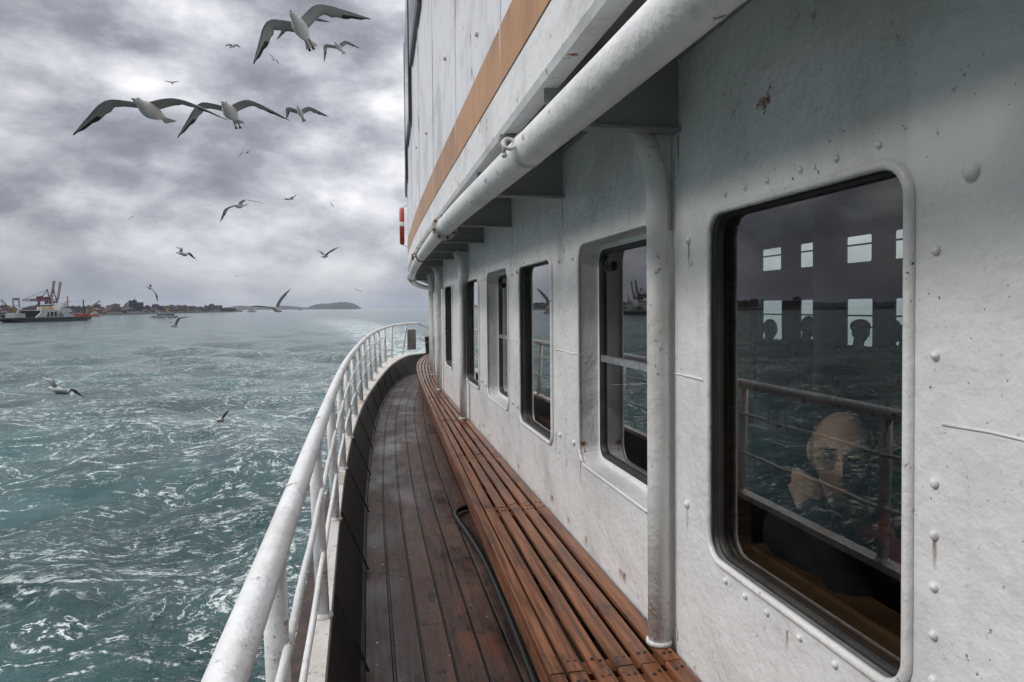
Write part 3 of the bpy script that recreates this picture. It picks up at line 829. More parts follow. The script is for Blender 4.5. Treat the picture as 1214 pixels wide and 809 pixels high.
# shackle hanging at the near collar and a T hanger
for yy in (2.08, 6.7):
    c = Vector(at_y(C_PIPE, yy)) + Vector((-.055, 0, .005)); mb = MB()
    ring = [c + Vector((-.018 + cos(a) * .02, sin(a) * .012, sin(a) * .018)) for a in np.linspace(0, 2 * pi, 13)[:-1]]
    mb.tube(ring, .006, 7, closed=True); mb.tube([c + Vector((-.034, 0, .012)), c + Vector((-.034, 0, -.03))], .007, 7); mb.ball(tuple(c + Vector((-.034, 0, -.036))), .010, .010, .008, 8, 6)
    mb.build('shackle', M_['rust'] if yy > 3 else M_['rustwhite'], pipe, True)
for yy in (2.55, 5.1, 7.4):
    c = Vector(at_y(C_PIPE, yy)); mb = MB()
    xh = at_y(C_FAS, yy)[0] + .035; mb.tube([c + Vector((.01, 0, .03)), (xh, c.y, 2.155)], .012, 8); mb.box(xh - .045, xh + .045, yy - .02, yy + .02, 2.142, 2.157)
    mb.build('hanger', M_['soffit'], pipe)

# ------------------------------------------------------------------ hose on deck
hs = MB()
hp = catmull([(.83, 5.0, .03), (.68, 4.98, .032), (.59, 4.86, .033), (.585, 4.7, .03), (.605, 4.5, .025), (.64, 3.95, .021), (.641, 3.4, .02), (.632, 2.9, .02), (.622, 2.55, .02), (.62, 1.2, .02), (.64, -.6, .02)], 90)
hs.tube(hp, .019, 12)
tag(hs.build('hose', M_['hose'], None, True), 'black rubber hose lying on the wet planks beneath the bench', 'hose')

# ================================================================== SEA
def _water(t):
    P = pos(t); px, py, pz = t.sep(P)
    flat = t.comb(px, py, 0)
    dist = t.vmath('LENGTH', flat)
    _, wc1 = t.noise(flat, .12, 4, .55); _, wc2 = t.noise(flat, 1.3, 5, .6)
    P1 = t.vmath('ADD', flat, t.vmath('SCALE', t.vmath('SUBTRACT', wc1, (.5, .5, .5)), s=7.0))
    P2 = t.vmath('ADD', P1, t.vmath('SCALE', t.vmath('SUBTRACT', wc2, (.5, .5, .5)), s=.38))
    def turned(v, deg, sc):
        rot = t.node('ShaderNodeMapping'); rot.inputs['Rotation'].default_value = (0, 0, R(deg)); rot.inputs['Scale'].default_value = sc
        t.put(rot.inputs['Vector'], v); return rot.outputs[0]
    S = turned(P2, 20, (1.0, 2.0, 1)); S2 = turned(P2, 32, (1.0, 2.6, 1))
    brk, _ = t.noise(P2, 2.6, 6, .68); brk2, _ = t.noise(flat, 9, 5, .68)
    pa, _ = t.noise(S, .085, 4, .6); pb, _ = t.noise(t.vmath('ADD', flat, (31, 7, 0)), .05, 5, .6); pc, _ = t.noise(t.vmath('ADD', S, (5, 77, 0)), .16, 4, .6)
    def veins(vec, sc, det, wid, off):
        n, _ = t.noise(t.vmath('ADD', vec, (off, off * 1.7, 0)), sc, det, .60)
        return t.step(t.math('ABSOLUTE', t.math('SUBTRACT', n, .5)), 0.0, wid, 1, 0)
    d1, _ = t.voro(S, .26, 'DISTANCE_TO_EDGE', '2D')
    f0 = t.math('MULTIPLY', t.step(d1, .0, t.math('ADD', .02, t.math('MULTIPLY', t.step(brk, .40, .72), .09)), 1, 0), t.math('MULTIPLY', t.step(brk, .36, .58), t.step(brk2, .38, .56, .25, 1)))
    f1 = t.math('MULTIPLY', veins(S, .22, 7, .013, 3.0), t.math('MULTIPLY', t.step(brk, .38, .56), t.step(brk2, .38, .54, .3, 1)))
    f2 = t.math('MULTIPLY', veins(S2, .50, 6, .022, 9.0), t.step(brk, .40, .60))
    f3 = t.math('MULTIPLY', veins(S, 1.3, 6, .042, 17.0), t.step(brk2, .40, .62))
    blot = t.math('MULTIPLY', t.step(brk, .56, .70), t.step(brk2, .44, .60))
    foam = t.math('MULTIPLY', f0, t.step(pb, .36, .50))
    foam = t.math('MAXIMUM', foam, t.math('MULTIPLY', f1, t.step(pa, .38, .54)))
    foam = t.math('MAXIMUM', foam, t.math('MULTIPLY', f2, t.step(pc, .40, .56, 0, .9)))
    foam = t.math('MAXIMUM', foam, t.math('MULTIPLY', f3, t.step(pb, .43, .59, .0, .85)))
    foam = t.math('MAXIMUM', foam, t.math('MULTIPLY', blot, t.step(pc, .54, .68, 0, .6)))
    f4 = t.math('MULTIPLY', veins(S2, 3.1, 6, .060, 41.0), t.step(brk, .40, .58))
    foam = t.math('MAXIMUM', foam, t.math('MULTIPLY', f4, t.step(pa, .46, .62, 0, .75)))
    foam = t.math('MULTIPLY', foam, t.step(brk2, .30, .52, .35, 1.0))
    foam = t.math('MULTIPLY', t.math('ADD', t.step(foam, .14, .62), t.math('MULTIPLY', foam, .25)), .85)
    # breaking crests and far streaks
    st, _ = t.noise(t.vmath('MULTIPLY', flat, (.05, .02, 1)), 1.0, 5, .6)
    cr = t.math('MULTIPLY', t.step(pz, WATER + .13, WATER + .27), t.step(brk, .5, .68))
    foam = t.math('MAXIMUM', foam, cr)
    # the ship's own wake, curving away astern
    wx = t.math('ADD', px, t.math('SUBTRACT', t.math('MULTIPLY', t.math('MULTIPLY', py, py), .00016), 7.0))
    ww = t.math('ADD', 6.0, t.math('MULTIPLY', py, .04))
    wk = t.math('MULTIPLY', t.step(t.math('DIVIDE', t.math('ABSOLUTE', wx), ww), .25, 1.1, 1, 0), t.step(py, 24, 40))
    wk = t.math('MULTIPLY', wk, t.step(py, 160, 620, 1, .12))
    wk = t.math('MULTIPLY', wk, t.step(py, 560, 760, 1, 0))
    wkn, _ = t.noise(flat, .5, 6, .7)
    foam = t.math('MAXIMUM', foam, t.math('MULTIPLY', wk, t.step(wkn, .40, .66, 0, .8)))
    near = t.step(dist, 18, 150, 1.0, .22)
    foam = t.math('MULTIPLY', foam, t.math('MAXIMUM', near, wk), clamp=True)
    # milky aerated water round the foam
    aer, _ = t.noise(P1, .09, 4, .6)
    aer = t.math('ADD', t.step(aer, .42, .68), t.math('MULTIPLY', wk, .6), clamp=True)
    c = t.mix(aer, (.010, .044, .046), (.036, .105, .104))
    c = t.mix(t.math('MULTIPLY', t.step(d1, 0, .5, 1, 0), t.math('MULTIPLY', t.step(pb, .4, .6), .25)), c, (.16, .25, .25))
    b1, _ = t.noise(t.vmath('MULTIPLY', P1, (1, 1.5, 1)), 1.1, 6, .62); b2, _ = t.noise(flat, 6.0, 4, .6); b3, _ = t.noise(t.vmath('MULTIPLY', flat, (1, 1.6, 1)), .22, 3, .5)
    h = t.math('ADD', t.math('MULTIPLY', b1, .30), t.math('ADD', t.math('MULTIPLY', b2, .022), t.math('MULTIPLY', b3, .42)))
    h = t.math('ADD', h, t.math('MULTIPLY', foam, .03))
    nb = t.bump(h, .9, 1.0)
    wtr = pbsdf(t, c, .10, nb, ior=1.33, spec=.40)
    fo = pbsdf(t, (.66, .72, .72), .8, nb, spec=.2)
    m = t.node('ShaderNodeMixShader'); t.put(m.inputs[0], t.math('MULTIPLY', foam, .88)); t.l.new(wtr, m.inputs[1]); t.l.new(fo, m.inputs[2])
    return m.outputs[0]
M_['water'] = material('choppy_green_sea', _water)

def build_sea():
    dense = np.arange(-78, 24, .16); rest = np.arange(24, 282, 2.0)
    az = np.radians(np.concatenate([dense, rest])); na = len(az)
    rr = [1.2]
    while rr[-1] < 7000: rr.append(rr[-1] * 1.0165 + .02)
    rr = np.array(rr); nr = len(rr)
    A, Rr = np.meshgrid(az, rr)
    X = Rr * np.sin(A); Y = Rr * np.cos(A); Z = np.full_like(X, WATER)
    r = np.random.default_rng(3)
    step = Rr * .0165 + .02
    for i in range(54):
        lam = 1.1 * (18 / 1.1) ** r.random(); th = R(200) + r.normal() * .75
        k = 2 * pi / lam; a = .0135 * lam ** .62
        fade = np.clip((lam / step - 2.5) / 3, 0, 1)
        ph = r.random() * 6.28
        arg = k * (X * np.sin(th) + Y * np.cos(th)) + ph
        Z += a * fade * (np.sin(arg) + .22 * np.sin(2 * arg + 1.3))
    v = np.stack([X.ravel(), Y.ravel(), Z.ravel()], 1)
    i = np.arange(nr - 1)[:, None] * na; j = np.arange(na)[None, :]; jn = (j + 1) % na
    F = np.stack([(i + j).ravel(), (i + na + j).ravel(), (i + na + jn).ravel(), (i + jn).ravel()], 1)
    me = bpy.data.meshes.new('sea')
    me.vertices.add(len(v)); me.vertices.foreach_set('co', v.ravel().astype(np.float32))
    me.loops.add(F.size); me.loops.foreach_set('vertex_index', F.ravel().astype(np.int32))
    me.polygons.add(len(F)); me.polygons.foreach_set('loop_start', np.arange(0, F.size, 4, dtype=np.int32))
    me.polygons.foreach_set('use_smooth', np.ones(len(F), dtype=bool))
    me.materials.append(M_['water']); me.update(calc_edges=True)
    o = bpy.data.objects.new('sea', me); col.objects.link(o); structure(o)
build_sea()

# ================================================================== CABIN INTERIOR
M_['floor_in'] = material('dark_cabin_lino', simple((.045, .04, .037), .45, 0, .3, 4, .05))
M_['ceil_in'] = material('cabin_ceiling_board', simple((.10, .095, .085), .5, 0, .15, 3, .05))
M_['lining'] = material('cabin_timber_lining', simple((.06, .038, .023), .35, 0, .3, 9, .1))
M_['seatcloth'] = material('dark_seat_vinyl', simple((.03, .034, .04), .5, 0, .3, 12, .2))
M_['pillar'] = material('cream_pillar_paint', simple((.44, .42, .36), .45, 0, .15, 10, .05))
CI_X0, CI_X1, CI_Y0, CI_Y1, CI_Z = 1.087, 6.5, -3.2, 12.4, 2.6
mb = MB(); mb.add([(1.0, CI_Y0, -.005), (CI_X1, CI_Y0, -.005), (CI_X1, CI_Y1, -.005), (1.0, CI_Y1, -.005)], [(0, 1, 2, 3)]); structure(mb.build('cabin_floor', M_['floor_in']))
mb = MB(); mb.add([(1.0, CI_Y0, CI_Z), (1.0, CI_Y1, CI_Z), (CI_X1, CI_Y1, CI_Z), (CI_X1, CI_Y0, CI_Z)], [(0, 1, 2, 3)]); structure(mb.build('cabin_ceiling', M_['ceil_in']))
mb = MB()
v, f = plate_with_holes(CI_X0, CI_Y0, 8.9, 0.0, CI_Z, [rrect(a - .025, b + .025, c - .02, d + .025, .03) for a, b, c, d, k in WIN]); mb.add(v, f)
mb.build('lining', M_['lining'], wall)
fwl = thing('far_cabin_wall', 'dark far wall of the passenger cabin with small bright windows, seen through the largest window', 'wall', (CI_X1, 4, 0))
FW = []
for y0, y1 in ((9.84, 10.40), (9.0, 9.37), (7.82, 8.33), (6.95, 7.44), (5.7, 6.3), (11.0, 11.5)):
    FW.append((y0, y1, .93, 1.585)); FW.append((y0 + .02, y1 + .01, 2.06, 2.44))
mb = MB(); v, f = plate_with_holes(CI_X1, CI_Y0, CI_Y1, 0, CI_Z, [rrect(a, b, c, d, .04, 3) for a, b, c, d in FW]); mb.add(v, f); mb.build('panelling', M_['lining'], fwl)
for a, b, c, d in FW:
    mb = MB(); mb.tube([(CI_X1 - .005, p[0], p[1]) for p in rrect(a, b, c, d, .04, 3)], .014, 6, closed=True); wf = mb.build('window', M_['alu'], fwl, True)
    mb = MB(); pts = rrect(a, b, c, d, .04, 3); mb.add([(CI_X1 + .01, p[0], p[1]) for p in pts], [tuple(reversed(range(len(pts))))]); mb.build('pane', M_['glass'], wf)
    mb = MB(); mb.box(CI_X1 - .02, CI_X1 + .008, a, b, c + (d - c) * .62, c + (d - c) * .62 + .022); mb.build('glazing_bar', M_['dark'], wf)
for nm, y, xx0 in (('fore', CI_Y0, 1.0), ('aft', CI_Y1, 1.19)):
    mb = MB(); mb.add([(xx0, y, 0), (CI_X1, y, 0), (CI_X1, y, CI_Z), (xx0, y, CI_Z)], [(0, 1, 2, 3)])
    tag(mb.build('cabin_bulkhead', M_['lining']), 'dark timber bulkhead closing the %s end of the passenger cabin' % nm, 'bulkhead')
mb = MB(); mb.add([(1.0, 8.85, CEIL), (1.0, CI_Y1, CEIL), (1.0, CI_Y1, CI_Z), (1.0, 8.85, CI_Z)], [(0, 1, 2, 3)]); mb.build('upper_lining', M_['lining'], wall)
mb = MB(); mb.tube([(1.56, 2.12, 0), (1.56, 2.12, 1.3), (1.56, 2.12, CI_Z)], .036, 16)
pil = thing('cabin_pillar', 'slim cream pillar inside the cabin behind the largest window', 'pillar', (1.56, 2.12, 0)); mb.build('shaft', M_['pillar'], pil, True)
mb = MB(); mb.tube([(1.56, 2.12, 0), (1.56, 2.12, .04), (1.56, 2.12, .06)], [.07, .07, .04], 16); mb.build('base', M_['alu'], pil, True)
mb = MB()
ys = np.linspace(1.905, 2.035, 26)
loft('x', [np.array([(1.140 + .014 * sin(i * 1.5) + dz * .002, y, z) for i, y in enumerate(ys)]) for dz, z in enumerate((.86, 1.2, 1.78))], None, mb=mb)
cu = thing('window_curtain', 'drawn-back beige curtain inside the left edge of the largest window', 'curtain', (1.15, 1.9, .86))
M_['curtain'] = material('beige_curtain', simple((.33, .25, .15), .85, 0, .2, 25, .3))
mb.build('cloth', M_['curtain'], cu, True)
mb = MB(); mb.tube([(1.14, 1.0, 1.80), (1.14, 2.06, 1.80)], .009, 8); mb.build('rod', M_['alu'], cu, True)

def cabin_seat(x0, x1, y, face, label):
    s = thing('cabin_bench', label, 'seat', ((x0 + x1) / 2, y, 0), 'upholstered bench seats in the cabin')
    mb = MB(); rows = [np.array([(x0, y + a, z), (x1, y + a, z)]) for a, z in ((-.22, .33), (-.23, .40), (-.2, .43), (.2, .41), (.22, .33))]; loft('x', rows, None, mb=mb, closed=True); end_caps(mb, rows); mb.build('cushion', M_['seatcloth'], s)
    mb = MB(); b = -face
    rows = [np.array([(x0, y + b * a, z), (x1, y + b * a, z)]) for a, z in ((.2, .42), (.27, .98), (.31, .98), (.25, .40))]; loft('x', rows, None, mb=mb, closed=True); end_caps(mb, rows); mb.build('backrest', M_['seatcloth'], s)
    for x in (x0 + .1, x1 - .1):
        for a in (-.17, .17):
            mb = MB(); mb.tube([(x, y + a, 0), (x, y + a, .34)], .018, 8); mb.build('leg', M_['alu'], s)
    return s
cabin_seat(1.18, 2.1, 1.86, -1, 'dark bench seat under the man with glasses inside the largest window')
for yy, nm in ((7.92, 'leftmost'), (7.15, 'second'), (6.28, 'third'), (5.66, 'rightmost')):
    cabin_seat(4.55, 5.6, yy, -1, 'dark bench seat under the %s passenger silhouette deep in the cabin' % nm)

# ------------------------------------------------------------------ people
def _skin(t):
    P = objc(t); n, _ = t.noise(P, 55, 5, .65); n0, _ = t.noise(P, 16, 3, .6); n = t.math('ADD', t.math('MULTIPLY', n, .5), t.math('MULTIPLY', n0, .5))
    wr_, _ = t.noise(t.vmath('MULTIPLY', P, (40, 40, 240)), 1.0, 3, .6); po, _ = t.noise(P, 420, 2, .5)
    b = t.node('ShaderNodeBsdfPrincipled')
    t.put(b.inputs['Base Color'], t.mix(n, (.46, .24, .16), (.70, .47, .36))); t.put(b.inputs['Normal'], t.bump(t.math('ADD', wr_, t.math('MULTIPLY', po, .4)), .5, .003)); b.inputs['Roughness'].default_value = .45
    b.inputs['Subsurface Weight'].default_value = .08
    return b.outputs[0]
M_['skin'] = material('skin', _skin)
M_['lipskin'] = material('lips', simple((.38, .15, .12), .45, 0, .15, 60, .1))
M_['navy'] = material('dark_navy_jacket', simple((.014, .016, .022), .8, 0, .3, 40, .4))
M_['charcoal'] = material('charcoal_coat', simple((.025, .024, .024), .85, 0, .3, 40, .4))
M_['greyhair'] = material('short_grey_hair', simple((.20, .19, .18), .6, 0, .4, 80, .6))
M_['darkhair'] = material('dark_hair', simple((.02, .015, .012), .5, 0, .4, 80, .6))
M_['redscarf'] = material('red_scarf_wool', simple((.20, .03, .035), .9, 0, .3, 60, .6))
def _lens(t):
    g = pbsdf(t, (.03, .028, .026), .05, None, 0, .8); tr = t.node('ShaderNodeBsdfTransparent'); tr.inputs['Color'].default_value = (.75, .72, .68, 1)
    m = t.node('ShaderNodeMixShader'); m.inputs[0].default_value = .30; t.l.new(tr.outputs[0], m.inputs[1]); t.l.new(g, m.inputs[2]); return m.outputs[0]
M_['lens'] = material('tinted_lens', _lens)
M_['eyewhite'] = material('eye_white', simple((.62, .58, .54), .25, 0, .05, 40, 0))
M_['iris'] = material('dark_iris', simple((.03, .02, .015), .15, 0, .2, 40, 0))
M_['wire'] = material('gold_wire', simple((.55, .42, .22), .3, .9, .1, 20, 0))

def head_mesh(mb, c, yaw, s=1.0, tilt=0.0):
    """sculpted head, face along local +y"""
    nu, nv = 44, 34; v = []
    Rm = Matrix.Rotation(yaw, 3, 'Z') @ Matrix.Rotation(tilt, 3, 'X')
    for i in range(nv + 1):
        th = pi * i / nv
        for k in range(nu):
            a = 2 * pi * k / nu
            x, y, z = .076 * sin(th) * cos(a), .097 * sin(th) * sin(a), (.118 if th > pi / 2 else .108) * cos(th)
            if z < 0:
                q = (-z / .118); x *= 1 - .36 * q ** 1.6; y = y * (1 - .30 * q ** 1.5) + .022 * q ** 1.2
            if y > 0 and z < .05: y += .004
            fr = max(0, y) / .1
            g = lambda cx, cz, wx, wz: math.exp(-((x - cx) / wx) ** 2 - ((z - cz) / wz) ** 2)
            y += 1.25 * fr * (.026 * g(0, -.022, .013, .020) + .012 * g(0, .004, .010, .022) - .011 * (g(.031, .010, .017, .012) + g(-.031, .010, .017, .012))
                       + .006 * (g(.03, .033, .026, .010) + g(-.03, .033, .026, .010)) + .006 * g(0, -.060, .022, .007) - .005 * g(0, -.066, .024, .003)
                       + .005 * g(0, -.073, .018, .006) + .010 * g(0, -.102, .022, .014) + .004 * (g(.045, -.02, .018, .018) + g(-.045, -.02, .018, .018)))
            p = Rm @ (Vector((x, y, z)) * s) + Vector(c); v.append(p)
    f = []
    for i in range(nv):
        for k in range(nu):
            a = i * nu + k; b = i * nu + (k + 1) % nu; f.append((a, a + nu, b + nu, b))
    mb.add(v, f)
    for sx in (-1, 1):
        q = Rm @ (Vector((sx * .079, -.008, -.005)) * s) + Vector(c)
        mb.ball(q, .010, .017, .030, 8, 6)
    return Rm

def remeshed(mb, name, mat, parent, voxel, smooth_it=3):
    tmp = mb.build('tmp', mat)
    md = tmp.modifiers.new('r', 'REMESH'); md.mode = 'VOXEL'; md.voxel_size = voxel; md.use_smooth_shade = True
    sm = tmp.modifiers.new('s', 'SMOOTH'); sm.iterations = smooth_it; sm.factor = .5
    dg = bpy.context.evaluated_depsgraph_get()
    me = bpy.data.meshes.new_from_object(tmp.evaluated_get(dg)); me.name = name
    old = tmp.data; bpy.data.objects.remove(tmp); bpy.data.meshes.remove(old)
    o = bpy.data.objects.new(name, me); col.objects.link(o); o.parent = parent
    me.materials.clear(); me.materials.append(mat)
    return o

def person(loc, yaw, label, jacket, hair, lean=0.0, drop=0.0, head_yaw=0.0, man=False, hand=False, tilt=0.0, hat=False):
    root = thing('person', label, 'person', loc); root.rotation_euler = (0, 0, yaw)
    L = lambda x, y, z: Vector((x + lean * max(0, z - .5), y, z - drop * min(1, max(0, (z - .1) / .5))))
    torso = [(L(0, -.02, .50), .140), (L(0, -.03, .64), .140), (L(0, -.045, .80), .150), (L(0, -.05, .92), .142), (L(0, -.045, 1.00), .095)]
    sh = {s: L(s * .175, -.045, .975) for s in (-1, 1)}
    hc = L(0, .025, 1.215)
    arms = {}
    for s in (-1, 1):
        arms[s] = [sh[s], L(s * .25, .03, .73), L(s * .13, .27, .64), L(s * .09, .33, .63)]
    if hand:   # right elbow propped, hand to the face
        arms[1] = [sh[1], L(.12, .22, .80), L(.155, .16, .985), L(.10, .135, 1.115)]
    legs = {s: [L(s * .09, .0, .50), L(s * .12, .44, .52), L(s * .12, .46, .10), L(s * .12, .60, .05)] for s in (-1, 1)}
    def limbs(mb, g, parts='tal'):
        if 't' in parts:
            mb.tube([p for p, r in torso], [r + g for p, r in torso], 18)
            mb.ball(torso[0][0], .17 + g, .15 + g, .12 + g, 16, 10)
            mb.tube([sh[-1], L(0, -.05, .985), sh[1]], [.066 + g, .085 + g, .066 + g], 12)
            for s in (-1, 1): mb.ball(sh[s], .068 + g, .068 + g, .066 + g, 12, 8)
        if 'a' in parts:
            for s in (-1, 1):
                a = arms[s]
                mb.tube([a[0], a[0].lerp(a[1], .5), a[1], a[1].lerp(a[2], .4), a[2]], [.052 + g, .046 + g, .040 + g, .040 + g, .029 + g], 12); mb.ball(a[1], .041 + g, .041 + g, .041 + g, 10, 8)
        if 'l' in parts:
            for s in (-1, 1):
                a = legs[s]
                mb.tube([a[0], a[0].lerp(a[1], .5), a[1]], [.088 + g, .075 + g, .058 + g], 14); mb.ball(a[1], .06 + g, .06 + g, .06 + g, 12, 8)
                mb.tube([a[1], a[1].lerp(a[2], .35), a[2]], [.055 + g, .055 + g, .036 + g], 12)
    mb = MB(); limbs(mb, 0)
    mb.tube([L(0, -.045, .98), L(0, -.02, 1.06), hc + Vector((0, -.02, -.06))], [.062, .054, .055], 14)
    for s in (-1, 1):
        a = legs[s]; mb.tube([a[2], a[2].lerp(a[3], .5), a[3]], [.038, .042, .030], 10)
    Rm = head_mesh(mb, hc, head_yaw, 1.0, tilt)
    # hands: palm, four fingers, thumb
    for s in (-1, 1):
        a = arms[s]
        if hand and s == 1:
            H = lambda x, y, z: Rm @ Vector((x + .016, y - .004, z - .016)) + hc
            mb.tube([a[2], a[2].lerp(H(.098, .085, -.062), .6), H(.094, .088, -.050)], [.026, .022, .023], 10)
            mb.ball(H(.090, .094, -.036), .015, .021, .029, 12, 8)
            for q, (z0, ln) in enumerate(((-.012, 1.0), (-.027, 1.03), (-.042, .98), (-.056, .85))):
                mb.tube([H(.092, .094, z0), H(.076, .117, z0 - .002), H(.052, .126, z0 - .012), H(.052 - .022 * ln, .121, z0 - .024)], [.0085, .0082, .0075, .0062], 8)
            mb.tube([H(.094, .080, -.050), H(.074, .086, -.090), H(.056, .088, -.106)], [.011, .0095, .0075], 8)
        else:
            d = (a[3] - a[2]).normalized(); side = Vector((0, 0, 1)).cross(d).normalized()
            pc = a[2] + d * .05; mb.tube([a[2], pc, a[2] + d * .085], [.028, .034, .030], 10)
            for q in range(4):
                b0 = a[2] + d * .075 + side * (q - 1.5) * .017
                ln = (.065, .075, .07, .055)[q]
                mb.tube([b0, b0 + d * ln * .5 + Vector((0, 0, .006)), b0 + d * ln + Vector((0, 0, -.018))], [.0095, .009, .007], 7)
            b0 = a[2] + d * .03 - side * s * .026
            mb.tube([b0, b0 + d * .03 - side * s * .02, b0 + d * .06 - side * s * .018], [.012, .0105, .008], 7)
    remeshed(mb, 'body', M_['skin'], root, .0036 if man else .011, 2 if man else 3)
    mb = MB(); limbs(mb, .016, 'ta')
    if hand:
        w2 = Rm @ Vector((.096, .086, -.058)) + hc; mb.tube([arms[1][2], arms[1][2].lerp(w2, .72)], [.047, .038], 12)
    remeshed(mb, 'jacket', jacket, root, .012 if man else .018, 4)
    mb = MB(); limbs(mb, .014, 'l'); mb.ball(torso[0][0], .19, .165, .12, 16, 10); remeshed(mb, 'trousers', M_['charcoal'], root, .014, 4)
    # hair: shell round the back and sides of the skull (bald on top for the man)
    mb = MB(); v = []; nu, nv = 26, 12
    for i in range(nv + 1):
        th = (R(58) if man else 0) + (R(112) - (R(58) if man else 0)) * i / nv
        for k in range(nu + 1):
            a = R(172 if man else 150) + R(196 if man else 240) * k / nu
            rr = 1.05 if man else 1.09
            v.append(Rm @ Vector((.076 * rr * sin(th) * cos(a), .097 * rr * sin(th) * sin(a), .118 * rr * cos(th))) + hc)
    f = [(i * (nu + 1) + k, (i + 1) * (nu + 1) + k, (i + 1) * (nu + 1) + k + 1, i * (nu + 1) + k + 1) for i in range(nv) for k in range(nu)]
    mb.add(v, f); h = mb.build('hair', hair, None, True); h.parent = root
    md = h.modifiers.new('thick', 'SOLIDIFY'); md.thickness = .012; md.offset = -1
    if hat:
        mb = MB(); q = hc + Vector((0, -.01, .06)); mb.ball(q, .092, .108, .075, 18, 10); mb.ball(q + Vector((0, .09, -.01)), .07, .06, .012, 14, 6); h = mb.build('cap', jacket, None, True); h.parent = root
    if man:
        H = lambda x, y, z: Rm @ Vector((x, y, z)) + hc
        mb = MB(); ml = MB()
        for s in (-1, 1):
            ring = [H(s * .033 + .026 * cos(a), .104 - .012 * abs(cos(a)) * (1 if cos(a) * s > 0 else .2), .008 + .017 * sin(a) * (1.0 if sin(a) > 0 else 1.1)) for a in np.linspace(0, 2 * pi, 21)[:-1]]
            mb.tube(ring, .0016, 6, closed=True); ml.add(ring, [tuple(range(20))])
            mb.tube([H(s * .059, .094, .012), H(s * .076, .06, .014), H(s * .083, -.01, .010)], .0016, 6)
        mb.tube([H(-.009, .106, .012), H(0, .109, .016), H(.009, .106, .012)], .0018, 6)
        g = mb.build('glasses', M_['wire'], None, True); g.parent = root
        l = ml.build('lenses', M_['lens'], None); l.parent = g
        for s in (-1, 1):
            mb = MB(); q = H(s * .031, .0765, .009); mb.ball(q, .0125, .0125, .0095, 14, 10); e = mb.build('eyeball', M_['eyewhite'], None, True); e.parent = root
            mb = MB(); q = H(s * .030, .0868, .009); mb.ball(q, .0052, .0048, .0052, 10, 8); ir = mb.build('iris', M_['iris'], None, True); ir.parent = e
            mb = MB(); mb.tube([H(s * .014, .090, .008), H(s * .024, .094, .0165), H(s * .036, .092, .0165), H(s * .047, .081, .009)], [.002, .0034, .0034, .002], 7); e = mb.build('eyelid', M_['skin'], None, True); e.parent = root
            mb = MB(); mb.tube([H(s * .012, .098, .034), H(s * .032, .103, .040), H(s * .054, .088, .032)], [.003, .0048, .002], 7); e = mb.build('eyebrow', M_['greyhair'], None, True); e.parent = root
        mb = MB(); mb.tube([H(-.024, .092, -.068), H(-.010, .103, -.0655), H(0, .104, -.067), H(.010, .103, -.0655), H(.024, .092, -.068)], [.0015, .0036, .0034, .0036, .0015], 7); e = mb.build('lips', M_['lipskin'], None, True); e.parent = root
        mb = MB(); nk = L(0, -.02, 1.04)
        ring = [nk + Vector((.088 * cos(a), .085 * sin(a) + .0, .012 * sin(3 * a) - .02 * sin(a))) for a in np.linspace(0, 2 * pi, 25)[:-1]]
        mb.tube(ring, .026, 12, closed=True)
        mb.tube([nk + Vector((-.04, .085, -.02)), nk + Vector((-.075, .12, -.09)), nk + Vector((-.09, .14, -.2)), nk + Vector((-.09, .145, -.32))], [.022, .028, .03, .026], 12)
        remeshed(mb, 'scarf', M_['redscarf'], root, .008, 3)
    return root
# the man by the window: faces aft and outboard, hand at his cheek
man_yaw = R(180 - 14)
person((1.44, 1.56, 0), man_yaw, 'bald man in glasses and red scarf, hand on cheek, behind the largest window', M_['navy'], M_['greyhair'], lean=.30, drop=.10, head_yaw=R(-24), man=True, hand=True, tilt=R(-6))
person((5.0, 7.86, 0), R(170), 'dark seated passenger at far left inside the cabin, head low in the leftmost bright window', M_['charcoal'], M_['darkhair'], head_yaw=R(20), drop=.02)
person((5.0, 7.09, 0), R(185), 'dark seated passenger whose small head shows in the second bright window', M_['navy'], M_['darkhair'], drop=-.03)
person((4.98, 6.20, 0), R(178), 'dark seated passenger in a cap below the third bright window', M_['charcoal'], M_['greyhair'], hat=True, head_yaw=R(-25))
person((5.42, 6.27, 0), R(190), 'dark bareheaded passenger seated just right of the one in a cap', M_['navy'], M_['darkhair'])
person((5.0, 5.60, 0), R(190), 'dark seated passenger at far right inside the cabin under the rightmost bright window', M_['charcoal'], M_['darkhair'], drop=.02)

